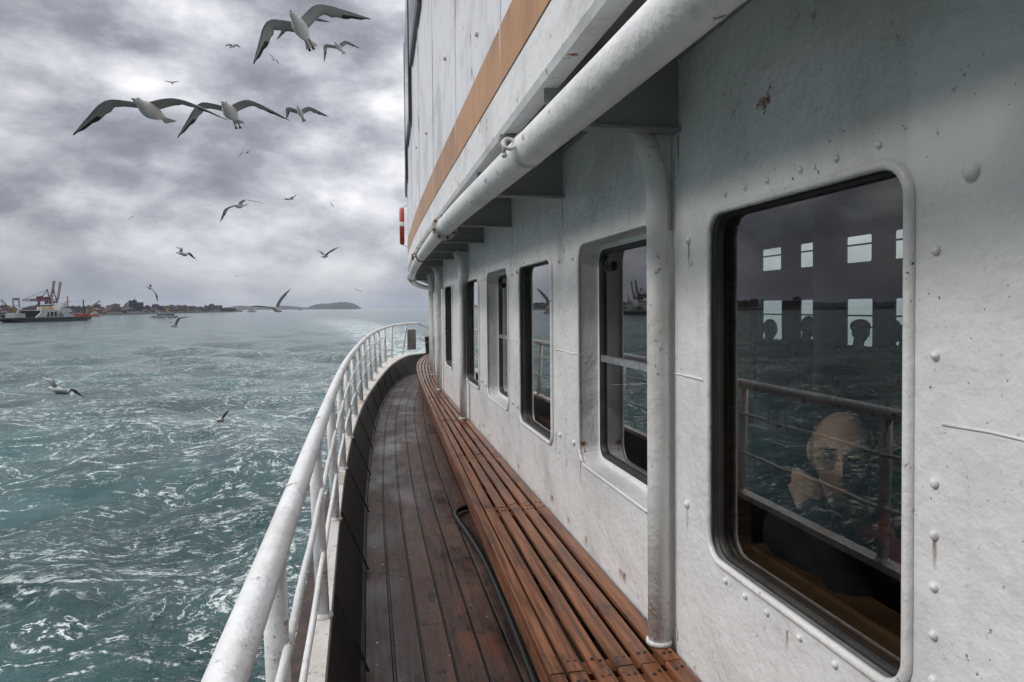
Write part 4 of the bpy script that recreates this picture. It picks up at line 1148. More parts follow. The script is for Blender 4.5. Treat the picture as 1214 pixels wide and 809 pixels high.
# ================================================================== GULLS
def _feather(c0, c1):
    def fn(t):
        P = objc(t); n, _ = t.noise(P, 26, 5, .6); n2, _ = t.noise(P, 90, 3, .6)
        return pbsdf(t, t.mix(n, c0, c1), .75, t.bump(n2, .25, .004), spec=.25)
    return fn
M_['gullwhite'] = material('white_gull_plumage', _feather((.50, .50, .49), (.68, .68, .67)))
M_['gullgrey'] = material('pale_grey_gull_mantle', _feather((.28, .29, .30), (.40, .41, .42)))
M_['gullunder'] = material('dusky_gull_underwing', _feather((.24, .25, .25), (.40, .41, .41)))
M_['gulltip'] = material('black_gull_wingtip', _feather((.02, .02, .022), (.05, .05, .055)))
M_['gullfoot'] = material('dark_red_gull_leg', simple((.09, .014, .01), .5, 0, .3, 60, .1))
GULLS = [
    ('large gull flying highest of all, dark red feet showing, just left of the upper deck', 1, 4.6, [(-0.469, 4.651, 3.427), (-0.36, 4.917, 3.3), (-0.43, 4.753, 3.382), (-0.615, 4.776, 3.391), (-0.744, 4.909, 3.162), (-0.304, 4.713, 3.491), (0.037, 4.753, 3.46)]),
    ('gull mostly hidden behind the highest large gull, only its wing tips showing', 0, 14.0, [(-1.358, 14.609, 7.404), (-1.216, 14.832, 7.248), (-1.305, 14.694, 7.346), (-1.639, 14.74, 7.198), (-1.791, 14.88, 7.044), (-1.146, 14.644, 7.469), (-0.714, 14.664, 7.403)]),
    ('middle sized gull with hooked left wing right of the highest large gull', 0, 12.7, [(-0.55, 13.02, 6.378), (-0.388, 13.278, 6.275), (-0.489, 13.118, 6.34), (-0.727, 13.152, 6.359), (-0.764, 13.266, 6.087), (-0.356, 13.076, 6.424), (-0.095, 13.132, 6.34)]),
    ('small dark gull with wings on a steep slant below the highest large gull', 0, 43.3, [(-5.798, 45.686, 17.213), (-5.599, 45.947, 17.45), (-5.723, 45.786, 17.303), (-5.86, 45.804, 17.515), (-6.066, 45.965, 17.729), (-5.55, 45.732, 17.245), (-5.405, 45.809, 17.016)]),
    ('small dark gull left of the highest large gull, beak towards the right', 0, 39.8, [(-7.38, 42.576, 16.868), (-7.76, 42.748, 16.784), (-7.524, 42.641, 16.836), (-7.836, 42.669, 16.92), (-8.004, 42.814, 16.841), (-7.331, 42.563, 16.906), (-7.151, 42.634, 16.759)]),
    ('small dark gull with a shallow V of wings alone above the largest outspread gull', 0, 46.0, [(-12.766, 49.871, 16.832), (-12.814, 50.205, 16.711), (-12.784, 49.998, 16.786), (-13.025, 50.038, 16.843), (-13.306, 50.212, 16.961), (-12.553, 49.939, 16.838), (-12.332, 50.007, 16.873)]),
    ('largest outspread gull with its wings in a long arch, leftmost of the overlapping pair', 0, 4.0, [(-1.297, 4.268, 2.709), (-1.172, 4.547, 2.655), (-1.253, 4.375, 2.691), (-1.466, 4.406, 2.722), (-1.725, 4.568, 2.56), (-1.071, 4.323, 2.728), (-0.815, 4.38, 2.641)]),
    ('large gull facing the camera, right one of the overlapping pair, legs lowered', 1, 5.1, [(-1.024, 5.329, 3.018), (-0.964, 5.642, 2.944), (-1.003, 5.448, 2.992), (-1.197, 5.478, 3.032), (-1.411, 5.63, 2.814), (-0.85, 5.406, 3.05), (-0.571, 5.457, 2.937)]),
    ('middle sized gull with legs lowered, right of the overlapping pair of large gulls', 1, 12.6, [(-1.238, 13.128, 5.215), (-1.136, 13.358, 5.005), (-1.2, 13.215, 5.137), (-1.421, 13.243, 5.196), (-1.461, 13.36, 5.029), (-1.041, 13.164, 5.202), (-0.685, 13.199, 5.069)]),
    ('small gull gliding alone below the overlapping pair of large gulls', 0, 35.6, [(-6.199, 37.705, 9.606), (-6.015, 37.99, 9.728), (-6.13, 37.813, 9.652), (-6.368, 37.851, 9.653), (-6.563, 37.999, 9.447), (-5.958, 37.767, 9.751), (-5.701, 37.826, 9.761)]),
    ('middle sized gull banking with one dark drooping wing in the middle of the sky', 0, 12.6, [(-2.402, 13.273, 3.396), (-2.207, 13.546, 3.451), (-2.329, 13.377, 3.416), (-2.552, 13.408, 3.35), (-2.685, 13.543, 3.123), (-2.216, 13.342, 3.513), (-1.884, 13.384, 3.465)]),
    ('small gull with a raised right wing just right of the banking gull', 0, 39.7, [(-4.672, 41.657, 7.856), (-4.24, 41.568, 7.877), (-4.508, 41.623, 7.864), (-4.666, 41.605, 7.863), (-4.972, 41.781, 7.854), (-4.258, 41.522, 7.967), (-4.042, 41.594, 8.14)]),
    ('tiny gull slanting down to the right beside the bright gap in the clouds', 0, 92.1, [(-4.865, 95.381, 15.351), (-4.576, 95.575, 15.454), (-4.756, 95.455, 15.39), (-4.831, 95.457, 15.68), (-5.07, 95.622, 15.79), (-4.591, 95.398, 15.337), (-4.466, 95.479, 15.101)]),
    ('tiny dark gull at far left in the sky, left one of two specks', 0, 91.8, [(-31.182, 100.516, 13.929), (-30.908, 100.643, 14.064), (-31.078, 100.565, 13.98), (-31.273, 100.574, 13.901), (-31.492, 100.726, 13.657), (-30.916, 100.504, 14.09), (-30.675, 100.568, 14.148)]),
    ('tiny gull in the left sky, right one of two specks', 0, 104.9, [(-32.13, 114.149, 15.002), (-31.936, 114.396, 15.061), (-32.056, 114.243, 15.024), (-32.129, 114.247, 15.233), (-32.416, 114.422, 15.341), (-31.84, 114.181, 15.036), (-31.66, 114.251, 14.841)]),
    ('small brownish gull with a hanging wing over the left shore', 0, 26.1, [(-7.195, 28.201, 3.69), (-6.758, 28.108, 3.631), (-7.029, 28.166, 3.668), (-7.01, 28.114, 3.81), (-7.212, 28.271, 3.905), (-6.698, 28.044, 3.617), (-6.46, 28.102, 3.408)]),
    ('pale gull turning on lifted wings low in the sky near the ferry deck', 0, 22.9, [(-1.553, 23.654, 3.23), (-1.266, 23.853, 3.28), (-1.445, 23.73, 3.249), (-1.598, 23.745, 3.408), (-1.777, 23.897, 3.495), (-1.26, 23.675, 3.413), (-0.953, 23.727, 3.573)]),
    ('tiny speck of a gull right above the pale turning gull', 0, 151.6, [(-8.875, 156.984, 15.789), (-8.556, 157.126, 15.88), (-8.754, 157.038, 15.824), (-9.025, 157.067, 15.777), (-9.218, 157.215, 15.601), (-8.547, 156.971, 15.941), (-8.332, 157.04, 16.006)]),
    ('gull diving on its side with one dark wing pointing down, over the city shore', 0, 25.6, [(-8.107, 27.746, 2.356), (-7.921, 27.984, 2.274), (-8.037, 27.836, 2.325), (-8.031, 27.821, 2.456), (-8.31, 27.993, 2.532), (-7.835, 27.771, 2.123), (-7.78, 27.864, 1.795)]),
    ('gull with wings raised in a V over the water before the small white ferry', 0, 20.5, [(-5.826, 22.065, 1.042), (-5.616, 22.296, 0.993), (-5.747, 22.153, 1.024), (-5.893, 22.169, 1.175), (-6.057, 22.319, 1.304), (-5.612, 22.112, 1.236), (-5.29, 22.159, 1.3)]),
    ('large pale gull with one straight white wing and one lifted wing over the horizon', 0, 13.4, [(-1.841, 13.892, 1.546), (-1.715, 14.19, 1.445), (-1.794, 14.006, 1.508), (-2.058, 14.05, 1.56), (-2.309, 14.215, 1.559), (-1.685, 13.976, 1.706), (-1.505, 14.056, 1.905)]),
    ('small bright white gull above the end of the far island', 0, 69.6, [(-1.337, 71.309, 3.289), (-1.063, 71.528, 3.38), (-1.233, 71.392, 3.324), (-1.42, 71.417, 3.49), (-1.615, 71.573, 3.572), (-0.961, 71.316, 3.288), (-0.745, 71.38, 3.134)]),
    ('gull skimming over the sea at far left with wings on a slant', 0, 13.6, [(-6.32, 15.225, -0.032), (-5.909, 15.137, -0.113), (-6.164, 15.192, -0.062), (-6.246, 15.162, 0.116), (-6.451, 15.319, 0.191), (-5.821, 15.069, -0.084), (-5.605, 15.132, -0.245)]),
    ('gull with dark lifted right wing skimming over white foam beside the guard rail', 0, 12.8, [(-2.792, 13.422, -0.548), (-2.667, 13.722, -0.566), (-2.746, 13.536, -0.555), (-2.93, 13.567, -0.394), (-3.117, 13.72, -0.317), (-2.611, 13.5, -0.386), (-2.282, 13.546, -0.326)]),
    ('tiny speck of a gull flying left of the tall dark shore building', 0, 128.9, [(-54.025, 142.957, 3.137), (-53.751, 143.073, 3.231), (-53.921, 143.001, 3.173), (-54.194, 143.03, 3.25), (-54.428, 143.188, 3.142), (-53.648, 142.916, 3.261), (-53.492, 142.994, 3.197)]),
    ('tiny speck of a gull alone in the grey sky above the low headland', 0, 142.8, [(-27.104, 151.714, 8.311), (-26.786, 151.81, 8.422), (-26.983, 151.751, 8.353), (-27.21, 151.769, 8.49), (-27.437, 151.933, 8.638), (-26.798, 151.679, 8.31), (-26.544, 151.735, 8.207)]),
]

def gull(label, feet, D, pts):
    head, tail, root, lw, lt, rw, rt_ = [Vector(p) for p in pts]
    fine = D < 30
    body_c = head.lerp(tail, .45)
    g = thing('gull', label, 'gull', tuple(body_c), 'gulls following the ferry')
    ax = (tail - head); L = ax.length; ax.normalize()
    wl = (lt - root); wr = (rt_ - root)
    side = (wr.normalized() - wl.normalized()); side = (side - ax * side.dot(ax)).normalized()
    upv = side.cross(ax).normalized()
    if upv.z < 0 and abs(upv.z) > .2: upv = -upv
    sc = L / .40
    seg = 14 if fine else 8
    prof = [(0.0, .004, .004, 0), (.02, .013, .012, 0), (.05, .022, .022, .004), (.09, .029, .029, .006), (.13, .029, .028, .003), (.17, .031, .030, 0), (.24, .046, .044, -.004), (.34, .058, .056, -.008),
            (.46, .060, .057, -.010), (.58, .050, .046, -.008), (.70, .034, .028, -.003), (.78, .026, .014, 0), (.86, .036, .007, .001), (.95, .050, .004, .002), (1.0, .054, .002, .002)]
    mb = MB(); v = []; f = []
    for t, rx, ry, oz in prof:
        c = head + ax * (L * t) + upv * (oz * sc)
        for k in range(seg):
            a = 2 * pi * k / seg; v.append(c + side * (rx * sc * cos(a)) + upv * (ry * sc * sin(a)))
    n = len(prof)
    for i in range(n - 1):
        for k in range(seg):
            a = i * seg + k; b = i * seg + (k + 1) % seg; f.append((a, b, b + seg, a + seg))
    f.append(tuple(reversed(range(seg)))); f.append(tuple((n - 1) * seg + k for k in range(seg)))
    mb.add(v, f, 0)
    # wings: one skin with the body
    for wrist, tip, sg in ((lw, lt, -1), (rw, rt_, 1)):
        r0 = root + side * (sg * .030 * sc) + upv * .022 * sc
        C = catmull([r0, r0.lerp(wrist, .5) + upv * .012 * sc, wrist, wrist.lerp(tip, .5) + upv * .01 * sc, tip], 17 if fine else 9)
        nst = len(C); rows = []
        for i in range(nst):
            s = i / (nst - 1); p = Vector(C[i])
            d = Vector(C[min(i + 1, nst - 1)] - C[max(i - 1, 0)]).normalized()
            ch = ax - d * ax.dot(d); ch = ch.normalized() if ch.length > .15 else (upv.cross(d) * (-sg)).normalized()
            chord = sc * (.125 * (1 - .15 * s / .45) if s < .45 else .106 * (1 - ((s - .45) / .55) ** 1.5) + .010)
            nn = d.cross(ch).normalized(); nn = nn if nn.dot(upv) > 0 else -nn
            th = chord * .09 + .001
            ragged = (.006 * ((i * 7) % 3 - 1)) * sc if .3 < s < .98 else 0
            lead = p - ch * chord * .30; tr = p + ch * (chord * .70 + ragged)
            mid1 = p - ch * chord * .05 + nn * th; mid2 = p + ch * chord * .25 + nn * th * .7
            lo1 = p - ch * chord * .05 - nn * th * .35; lo2 = p + ch * chord * .25 + nn * th * .1
            rows.append([lead, mid1, mid2, tr, lo2, lo1])
        v = [q for r in rows for q in r]; f = []; mi = []
        for i in range(nst - 1):
            s = (i + .5) / (nst - 1)
            for k in range(6):
                a = i * 6 + k; b = i * 6 + (k + 1) % 6; f.append((a, b, b + 6, a + 6))
                top = k in (0, 1, 2)
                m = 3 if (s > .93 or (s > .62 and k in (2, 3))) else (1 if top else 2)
                mi.append(m)
        k0 = len(mb.v); mb.add(v, f); mb.m[-len(f):] = mi
        mb.add([v[j] for j in range((nst - 1) * 6, nst * 6)], [(0, 1, 2, 3, 4, 5)], 3)
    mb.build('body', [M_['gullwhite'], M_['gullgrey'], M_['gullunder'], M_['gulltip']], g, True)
    if fine:
        mk = MB(); mk.tube([head + ax * .006 * sc, head - ax * .010 * sc - upv * .003 * sc, head - ax * .022 * sc - upv * .009 * sc], [.0075 * sc, .005 * sc, .0012 * sc], 8)
        mk.build('beak', M_['gulltip'], g, True)
    if D < 16:
        for sgn in (-1, 1):
            p = head + ax * (.055 * L) + side * (sgn * .0205 * sc) + upv * .010 * sc
            mk = MB(); mk.ball(p, .0055 * sc, .0055 * sc, .0055 * sc, 8, 6); mk.build('eye', M_['gulltip'], g, True)
            p = head + ax * (.105 * L) + side * (sgn * .0275 * sc) + upv * .004 * sc
    if feet:
        for sgn in (-1, 1):
            b0 = head + ax * (L * .70) + side * (sgn * .018 * sc) - upv * .02 * sc
            mk = MB(); dn = (-upv * .5 + ax * .9).normalized()
            mk.tube([b0, b0 + dn * .035 * sc, b0 + dn * .065 * sc], [.006 * sc, .004 * sc, .005 * sc], 7)
            e = b0 + dn * .065 * sc
            tips = [e + dn * .035 * sc + side * (q * .014 * sc) for q in (-1, 0, 1)]
            mk.add([e - side * .004 * sc, tips[0], tips[1], tips[2], e + side * .004 * sc, e + upv * .004 * sc], [(0, 1, 2, 3, 4), (0, 5, 1), (1, 5, 2), (2, 5, 3), (3, 5, 4)])
            mk.build('foot', M_['gullfoot'], g, True)
for lab, ft, dist, pts in GULLS: gull(lab, ft, dist, pts)

# ================================================================== FAR SHORE
def px_dir(px):                       # heading (azimuth from +y) of a far point, from the survey sheet of the shore
    return math.atan((px - 607) / 809.3) + R(11.8)
def far(px, d, z=WATER): a = px_dir(px); return Vector((sin(a) * d, cos(a) * d, z))

def _land(t):
    P = pos(t); n, _ = t.noise(P, .02, 6, .65); n2, _ = t.noise(P, .15, 5, .6)
    c = t.mix(t.step(n, .35, .65), (.016, .02, .018), (.045, .042, .038)); c = t.mix(t.step(n2, .5, .7), c, (.012, .016, .014))
    return pbsdf(t, c, .9)
M_['land'] = material('scrubby_hillside', _land)
def _house(t):
    oi = t.node('ShaderNodeObjectInfo'); r = oi.outputs['Random']
    P = objc(t); x, y, z = t.sep(P)
    c = t.ramp(r, [(0, (.17, .15, .14)), (.3, (.26, .24, .23)), (.5, (.15, .12, .115)), (.7, (.34, .33, .32)), (.85, (.20, .15, .14)), (1, (.13, .13, .14))])
    wx = t.math('FRACT', t.math('DIVIDE', t.math('ADD', x, y), 2.6)); wz = t.math('FRACT', t.math('DIVIDE', z, 3.0))
    w_ = t.math('MULTIPLY', t.math('MULTIPLY', t.math('GREATER_THAN', wx, .3), t.math('LESS_THAN', wx, .75)), t.math('MULTIPLY', t.math('GREATER_THAN', wz, .35), t.math('LESS_THAN', wz, .8)))
    c = t.mix(w_, c, (.04, .045, .05))
    return pbsdf(t, c, .8)
M_['house'] = material('far_house_plaster', _house)
M_['roof'] = material('faded_roof_tiles', simple((.105, .062, .050), .85, 0, .35, .4, 0))
def _tower(t):
    P = objc(t); x, y, z = t.sep(P)
    wz = t.math('FRACT', t.math('DIVIDE', z, 3.2)); wx = t.math('FRACT', t.math('DIVIDE', t.math('ADD', x, y), 2.2))
    c = t.mix(t.math('MULTIPLY', t.math('GREATER_THAN', wz, .45), t.math('GREATER_THAN', wx, .2)), (.13, .15, .18), (.035, .05, .065))
    return pbsdf(t, c, .35)
M_['tower'] = material('dark_glazed_block', _tower)

# land strip: (heading px, shore distance, top height)
LAND = [(-900, 900, 3), (-600, 900, 5), (-350, 850, 6), (-150, 900, 6), (0, 930, 5), (100, 960, 6), (170, 1180, 7), (230, 1420, 7), (262, 1600, 9), (278, 1690, 4), (288, 1750, -3.5)]
def land_at(px):
    P = np.array(LAND); return np.interp(px, P[:, 0], P[:, 1]), np.interp(px, P[:, 0], P[:, 2])
pxs = np.concatenate([np.linspace(-900, -20, 60), np.linspace(-15, 288, 90)]); rows = []
for q, (dd, hh) in enumerate(((-2, -5.3), (4, -3.2), (30, -1.2), (110, .55), (200, 1.0), (420, .7), (500, -5.5))):
    r = []
    for px in pxs:
        d, h = land_at(px); wob = sin(px * .21) * 1.2 + sin(px * .067 + 1) * 1.8
        z = dd if False else (hh if hh < -1 else WATER + (h - WATER) * .8 * max(hh, .12) + wob * hh * .6)
        r.append(tuple(far(px, d + dd, z)))
    rows.append(np.array(r))
structure(loft('shore_hills', rows, M_['land'], smooth=True))
# quay wall
r0 = [tuple(far(px, land_at(px)[0] - 6, z)) for z in (WATER - .5,) for px in np.linspace(-300, 250, 60)]
r1 = [tuple(far(px, land_at(px)[0] - 6, WATER + 1.7)) for px in np.linspace(-300, 250, 60)]
r2_ = [tuple(far(px, land_at(px)[0] + 10, WATER + 1.7)) for px in np.linspace(-300, 250, 60)]
M_['quay'] = material('stone_quay', simple((.16, .15, .14), .9, 0, .3, .2, 0))
structure(loft('quay', [np.array(r0), np.array(r1), np.array(r2_)], M_['quay'], smooth=False))

def house_proto(w_, d_, h_, gable):
    mb = MB(); mb.box(-w_ / 2, w_ / 2, -d_ / 2, d_ / 2, -6, h_)
    mr = MB()
    if gable:
        v = [(-w_ / 2 - .4, -d_ / 2 - .4, h_ - .05), (w_ / 2 + .4, -d_ / 2 - .4, h_ - .05), (w_ / 2 + .4, d_ / 2 + .4, h_ - .05), (-w_ / 2 - .4, d_ / 2 + .4, h_ - .05), (-w_ / 2 + 1.5, 0, h_ + 2.2), (w_ / 2 - 1.5, 0, h_ + 2.2)]
        mb.add(v, [(0, 1, 5, 4), (2, 3, 4, 5), (1, 2, 5), (3, 0, 4), (3, 2, 1, 0)], 1)
    else:
        mb.box(-w_ / 2 + .3, w_ / 2 - .3, -d_ / 2 + .3, d_ / 2 - .3, h_ + .003, h_ + .7, 1); mb.box(-1.2, 1.2, -1.2, 1.2, h_ + .7, h_ + 2.4)
    o = mb.build('house', [M_['house'], M_['roof']])
    return o
HL = 'tiny tile-roofed or flat-roofed house among many on the hazy far shore'
protos = [house_proto(*a) for a in ((9, 9, 6, 1), (12, 10, 8, 1), (11, 11, 9, 0), (15, 10, 7, 0), (8, 8, 5, 1), (14, 11, 11, 0))]
used = set(); hr = random.Random(11)
spots = []
for k in range(270):
    px = hr.uniform(-260, -15) if k < 50 else hr.uniform(-15, 256)
    d, h = land_at(px); t = hr.random(); dd = 14 + 170 * t
    z = WATER + .8 * (h - WATER) * (np.interp(dd, [4, 30, 110, 200], [.1, .2, .6, 1.0]))
    spots.append((px, d + dd, z))
for i, (px, d, z) in enumerate(spots):
    pr = protos[i % 6]; o = pr if i < 6 else pr.copy()
    if i >= 6: col.objects.link(o)
    p = far(px, d, z - .5); o.location = p; o.rotation_euler = (0, 0, -px_dir(px) + hr.uniform(-.5, .5)); s = hr.uniform(.45, .75); o.scale = (s, s, s * hr.uniform(.9, 1.3))
    tag(o, HL, 'house', 'houses crowding the far shore')
# one dark office block
p = far(161, 1240, WATER)
ob = thing('office_block', 'dark glazed office block standing above the houses on the far shore', 'building', tuple(p)); ob.rotation_euler = (0, 0, -px_dir(161) + .12)
def loc_part(mb, name, m, par): o = mb.build(name, m, None); o.parent = par; return o
mb = MB(); mb.box(-10.5, 10.5, -8, 8, 0, 18.5); loc_part(mb, 'walls', M_['tower'], ob)
mb = MB(); mb.box(-9.5, 1.5, -6, 6, 18.503, 21.5); mb.box(-3, 0, -2, 2, 21.503, 23); loc_part(mb, 'roof_plant', M_['tower'], ob)
mb = MB(); mb.tube([(-1, 0, 23), (-1, 0, 28)], .15, 6); loc_part(mb, 'mast', M_['darksteel'], ob)
# pale hall at the headland
p = far(259, 1660, WATER + 2)
hb = thing('headland_hall', 'pale flat hall among dark trees at the tip of the headland', 'building', tuple(p)); hb.rotation_euler = (0, 0, -px_dir(259))
mb = MB(); mb.box(-13, 9, -6, 6, 0, 12); loc_part(mb, 'walls', M_['house'], hb)
mb = MB(); mb.box(-13.5, 9.5, -6.5, 6.5, 12.003, 13); loc_part(mb, 'roof', M_['roof'], hb)
# woods, one far mass
def _leaf(t):
    oi = pos(t); n, _ = t.noise(oi, .3, 4, .6)
    return pbsdf(t, t.mix(n, (.018, .03, .016), (.05, .065, .035)), .8)
M_['leaf'] = material('dark_far_foliage', _leaf)
mb = MB(); wr = random.Random(5)
for k in range(210):
    if k < 90: px = wr.uniform(262, 279); d, h = land_at(px); dd = wr.uniform(4, 60)
    elif k < 150: px = wr.uniform(205, 256); d, h = land_at(px); dd = wr.uniform(6, 90)
    else: px = wr.uniform(-260, 200); d, h = land_at(px); dd = wr.uniform(10, 180)
    z = WATER + .8 * (h - WATER) * np.interp(dd, [4, 30, 110, 200], [.1, .2, .6, 1.0]); c = far(px, d + dd, z); hgt = wr.uniform(4, 8)
    for q in range(16):
        o = Vector((wr.gauss(0, 2.2), wr.gauss(0, 2.2), hgt * (.35 + .6 * wr.random())))
        r = wr.uniform(.8, 1.7); n3 = [Vector((wr.gauss(0, 1), wr.gauss(0, 1), wr.gauss(0, 1))).normalized() * r for _ in range(4)]
        pc = c + o; mb.add([pc + n for n in n3], [(0, 1, 2), (0, 2, 3), (0, 3, 1), (1, 3, 2)])
    mb.tube([c, c + Vector((0, 0, hgt * .5))], .3, 4)
wd = mb.build('shore_woods', M_['leaf']); wd['kind'] = 'stuff'
wd['label'] = 'dark far trees between the houses and on the headland'

# islands and far ridge
def island(name, prof, d, depth, seed):
    r = np.random.default_rng(seed); P = np.array(prof, float); xs = np.linspace(P[0, 0], P[-1, 0], 90)
    hs = np.interp(xs, P[:, 0], P[:, 1]); hs = np.convolve(np.pad(hs, 3, mode='edge'), np.ones(7) / 7, 'valid')
    hs = hs + r.normal(size=90).cumsum() * .05 * (hs / 30)
    rows = []
    for k, (dd, fr) in enumerate(((0, 0), (.12, .35), (.3, .8), (.5, 1), (.75, .7), (1, 0))):
        rows.append(np.array([tuple(far(x, d + dd * depth, WATER - .4 + max(h, 0) * fr * (1 + .03 * sin(x * .9 + k)))) for x, h in zip(xs, hs)]))
    structure(loft(name, rows, M_['land']))
island('island', [(361, 0), (364, 11), (369, 23), (376, 34), (381, 38), (387, 37), (392, 39), (400, 46), (406, 48), (414, 45), (420, 37), (425, 22), (429, 0)], 4300, 700, 1)
island('far_ridge', [(262, 8), (280, 30), (288, 30), (300, 22), (315, 20), (330, 26), (337, 28), (345, 25), (356, 17), (366, 12), (378, 9), (384, 0)], 4700, 500, 2)

# ================================================================== HARBOUR CRANES AND VESSELS
M_['cranered'] = material('dull_red_crane_paint', simple((.26, .035, .04), .6, 0, .25, .3, 0))
M_['craneblue'] = material('dark_blue_crane_paint', simple((.05, .06, .09), .6, 0, .25, .3, 0))
M_['craneyellow'] = material('worn_yellow_crane_paint', simple((.42, .24, .05), .6, 0, .25, .3, 0))
M_['shipwhite'] = material('ferry_white_paint', simple((.50, .51, .52), .45, 0, .1, .3, 0))
M_['shipblack'] = material('ferry_black_hull', simple((.02, .022, .025), .5, 0, .3, .3, 0))
M_['shipred'] = material('red_ship_paint', simple((.40, .06, .03), .5, 0, .2, .3, 0))
M_['shipglass'] = material('dark_ship_windows', simple((.03, .035, .04), .15, 0, .3, .3, 0))
def lattice(mb, a, b, w, n, r=.25):
    a = Vector(a); b = Vector(b); d = (b - a).normalized(); s = d.cross(Vector((0, 1, 0))).normalized() if abs(d.y) < .9 else Vector((1, 0, 0)); u = s.cross(d)
    cs = [s * w / 2 + u * w / 2, s * w / 2 - u * w / 2, -s * w / 2 - u * w / 2, -s * w / 2 + u * w / 2]
    for c in cs: mb.bar(a + c, b + c, r)
    for i in range(n):
        p = a.lerp(b, i / n); q = a.lerp(b, (i + 1) / n)
        for k in range(4): mb.bar(p + cs[k], q + cs[(k + 1) % 4], r * .7)
def gantry_crane(px, d, label):
    g = thing('gantry_crane', label, 'crane', tuple(far(px, d)), 'red gantry cranes in the harbour'); g.scale = (.83, .83, .80); g.rotation_euler = (0, 0, -px_dir(px) + R(8))
    mb = MB()
    for x in (-6, 8):
        for y in (-6, 6): mb.bar((x, y, 0), (x, y, 24), 1.5)
        mb.bar((x, -6, 9), (x, 6, 9), 1.3); mb.bar((x, -6, 23), (x, 6, 23), 1.3)
    for y in (-6, 6): mb.bar((-6, y, 9), (8, y, 9), 1.3); mb.bar((-6, y, 9), (8, y, 23), .8)
    loc_part(mb, 'portal_frame', M_['cranered'], g)
    mb = MB(); lattice(mb, (-26, 0, 24.5), (9, 0, 24.5), 2.6, 12, .6); mb.box(-9, -1, -3, 3, 26, 30); loc_part(mb, 'girder', M_['cranered'], g)
    mb = MB(); lattice(mb, (9.3, 0, 25), (13.5, 0, 54), 2.2, 10, .7); loc_part(mb, 'boom', M_['cranered'], g)
    mb = MB(); mb.bar((8, -2.5, 24), (4.5, -.6, 39.5), .9); mb.bar((8, 2.5, 24), (4.5, .6, 39.5), .9); mb.bar((-6, -3, 24), (4.5, 0, 39.5), .7); mb.bar((4.5, 0, 39.5), (-24, 0, 25.5), .5); mb.box(3.2, 5.8, -1.2, 1.2, 38.6, 40.6); loc_part(mb, 'apex_frame', M_['craneblue'], g)
    mb = MB(); mb.box(2, 5, -1.8, 1.8, 20.2, 22.6); loc_part(mb, 'cab', M_['craneblue'], g)
gantry_crane(52.5, 1010, 'left of two red harbour gantry cranes with its boom raised steeply')
gantry_crane(60.5, 1050, 'right of two red harbour gantry cranes with its boom raised, dark blue arm beside it')
# floating crane barge
p = far(20, 800); fc = thing('crane_barge', 'brown crane barge with yellow jib and dark lifting tower, left of the red gantry cranes', 'crane barge', tuple(p)); fc.scale = (.85, .85, .82); fc.rotation_euler = (0, 0, -px_dir(20))
mb = MB(); frustum(mb, 2, 0, -.5, 3.2, 15, 6, 17, 7); loc_part(mb, 'hull', M_['shipblack'], fc)
mb = MB(); mb.box(-5, 8, -4, 4, 3.2, 8.5); mb.box(-3, 4, -3, 3, 8.5, 11.5); loc_part(mb, 'deckhouse', M_['craneyellow'], fc)
mb = MB(); lattice(mb, (-5, 0, 9), (-13.5, 0, 21), 1.2, 8, .45); loc_part(mb, 'jib', M_['craneyellow'], fc)
mb = MB(); mb.tube([(-13.4, 0, 21), (-13.4, 0, 14.2)], .15, 5); mb.box(-14, -12.8, -.5, .5, 13, 14.4); loc_part(mb, 'hook', M_['craneblue'], fc)
mb = MB(); lattice(mb, (-2.6, 0, 8), (-3, 0, 23), .9, 9, .4); lattice(mb, (2.8, 0, 8), (2.4, 0, 23), .9, 9, .4); mb.bar((-3, 0, 22.6), (2.4, 0, 22.6), .8); mb.box(-2, 1.6, -.8, .8, 20.2, 21.8); mb.bar((-2.8, 0, 14), (2.5, 0, 14), .6); loc_part(mb, 'lifting_tower', M_['craneblue'], fc)
